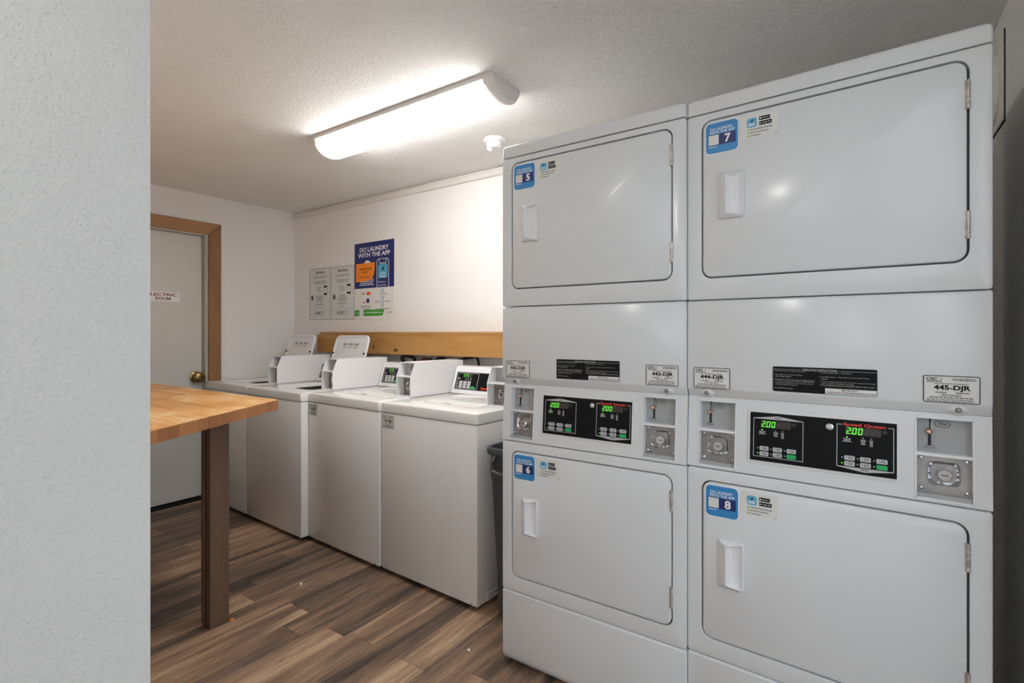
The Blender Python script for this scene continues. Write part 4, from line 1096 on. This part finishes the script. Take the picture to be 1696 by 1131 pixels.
# ------------------------------------------------------------------ bin between washer and dryer
bn = empty('waste_bin', (-1.2660, 2.02, 0))
tag(bn, 'slim dark grey plastic waste bin between the washer and the dryers', 'bin')
def bl(w_, l_, z, r=0.035): return tp(rr(-w_/2, w_/2, -l_/2, l_/2, r, 5), z)
part('bucket', MB().loft([bl(0.155,0.39,0.0), bl(0.160,0.40,0.006), bl(0.206,0.462,0.70), bl(0.209,0.466,0.722), bl(0.201,0.458,0.722), bl(0.150,0.384,0.02)], True, True), 'binplastic', bn)
part('rim', MB().loft([bl(0.216,0.476,0.715,.04), bl(0.232,0.494,0.716,.045), bl(0.236,0.498,0.738,.045), bl(0.230,0.492,0.744,.045), bl(0.208,0.466,0.744,.035), bl(0.202,0.458,0.718,.035)]), 'binplastic', bn)
hp = [(-0.055,-0.232,0.716),(-0.055,-0.262,0.690),(-0.05,-0.270,0.655),(-0.02,-0.272,0.645),(0.02,-0.272,0.645),(0.05,-0.270,0.655),(0.055,-0.262,0.690),(0.055,-0.232,0.716)]
part('handle', MB().tube(hp, 0.008, 8), 'binplastic', bn)
for zz in (0.62,):
    part('moulded_band', MB().loft([bl(0.2015,0.4565,0.600), bl(0.206,0.461,0.604), bl(0.207,0.462,0.640), bl(0.2035,0.4585,0.644)]), 'binplastic', bn)

# ------------------------------------------------------------------ folding table
tb = empty('work_table', (-2.9, 0.95, 0))
tag(tb, 'butcher block work table with angled end and brown post leg', 'table')
TZ, TT = 0.925, 0.046
ty0, ty1, tx0 = 0.424, 1.375, -3.95
ex = lambda y: -2.310 + (1.373 - y)*0.5833
nst = 22
sw = (ty1-ty0)/nst
for i in range(nst):
    a, b = ty0+i*sw+0.0002, ty0+(i+1)*sw-0.0002
    # staves end on the slanted edge; a butt joint part-way along each
    jx = tx0 + (0.30 + 0.55*((i*0.37) % 1.0))*(ex((a+b)/2)-tx0)
    for xa, xb0, xb1 in ((tx0, jx, jx), (jx+0.0005, ex(a), ex(b))):
        zt = TZ - 0.0003*((i*7) % 3)
        bt = [(xa,a),(xb0,a),(xb1,b),(xa,b)]
        c_ = 0.0008
        tpn = [(xa+c_,a+c_),(xb0-c_,a+c_),(xb1-c_,b-c_),(xa+c_,b-c_)]
        m = MB().loft([tp(bt,TZ-TT), tp(bt,zt-0.001), tp(tpn,zt)], True, True)
        on(part('stave', m, 'butcher', smooth=False), tb)
on(part('leg', MB().rbox(-2.300,-2.266,1.046,1.125,0.0,TZ-TT-0.0005,0.002,1).rbox(-2.318,-2.3005,1.054,1.118,0.0,TZ-TT-0.0005,0.002,1).rbox(-2.342,-2.3185,1.044,1.122,0.0,TZ-TT-0.0005,0.002,1), 'legwood'), tb)
on(part('wall_cleat', MB().box(-3.9,-1.80,0.4215,0.46,TZ-TT-0.09,TZ-TT-0.001), 'legwood'), tb)

# ------------------------------------------------------------------ scraps on the floor
def scrap(x, y, s, m, label, seed):
    rn = random.Random(seed)
    mb = MB()
    n = 7
    lo = [(x + s*(0.6+0.5*rn.random())*math.cos(2*PI*i/n), y + s*(0.6+0.5*rn.random())*math.sin(2*PI*i/n), 0.0003) for i in range(n)]
    hi = [(x+(p[0]-x)*0.7, y+(p[1]-y)*0.7, 0.0025+0.003*rn.random()) for p in lo]
    mb.loft([lo, hi], True, True)
    tag(part('floor_scrap', mb, m, smooth=False), label, 'scrap')
scrap(-2.303, 1.490, 0.010, 'lint', 'tiny white paper scrap on the floor in front of the washers', 1)
scrap(-1.282, 1.554, 0.007, 'lint', 'tiny white paper scrap on the floor left of the dryers', 2)
scrap(-2.262, 1.135, 0.012, 'orange', 'tiny crumpled orange scrap at the foot of the table leg', 3)
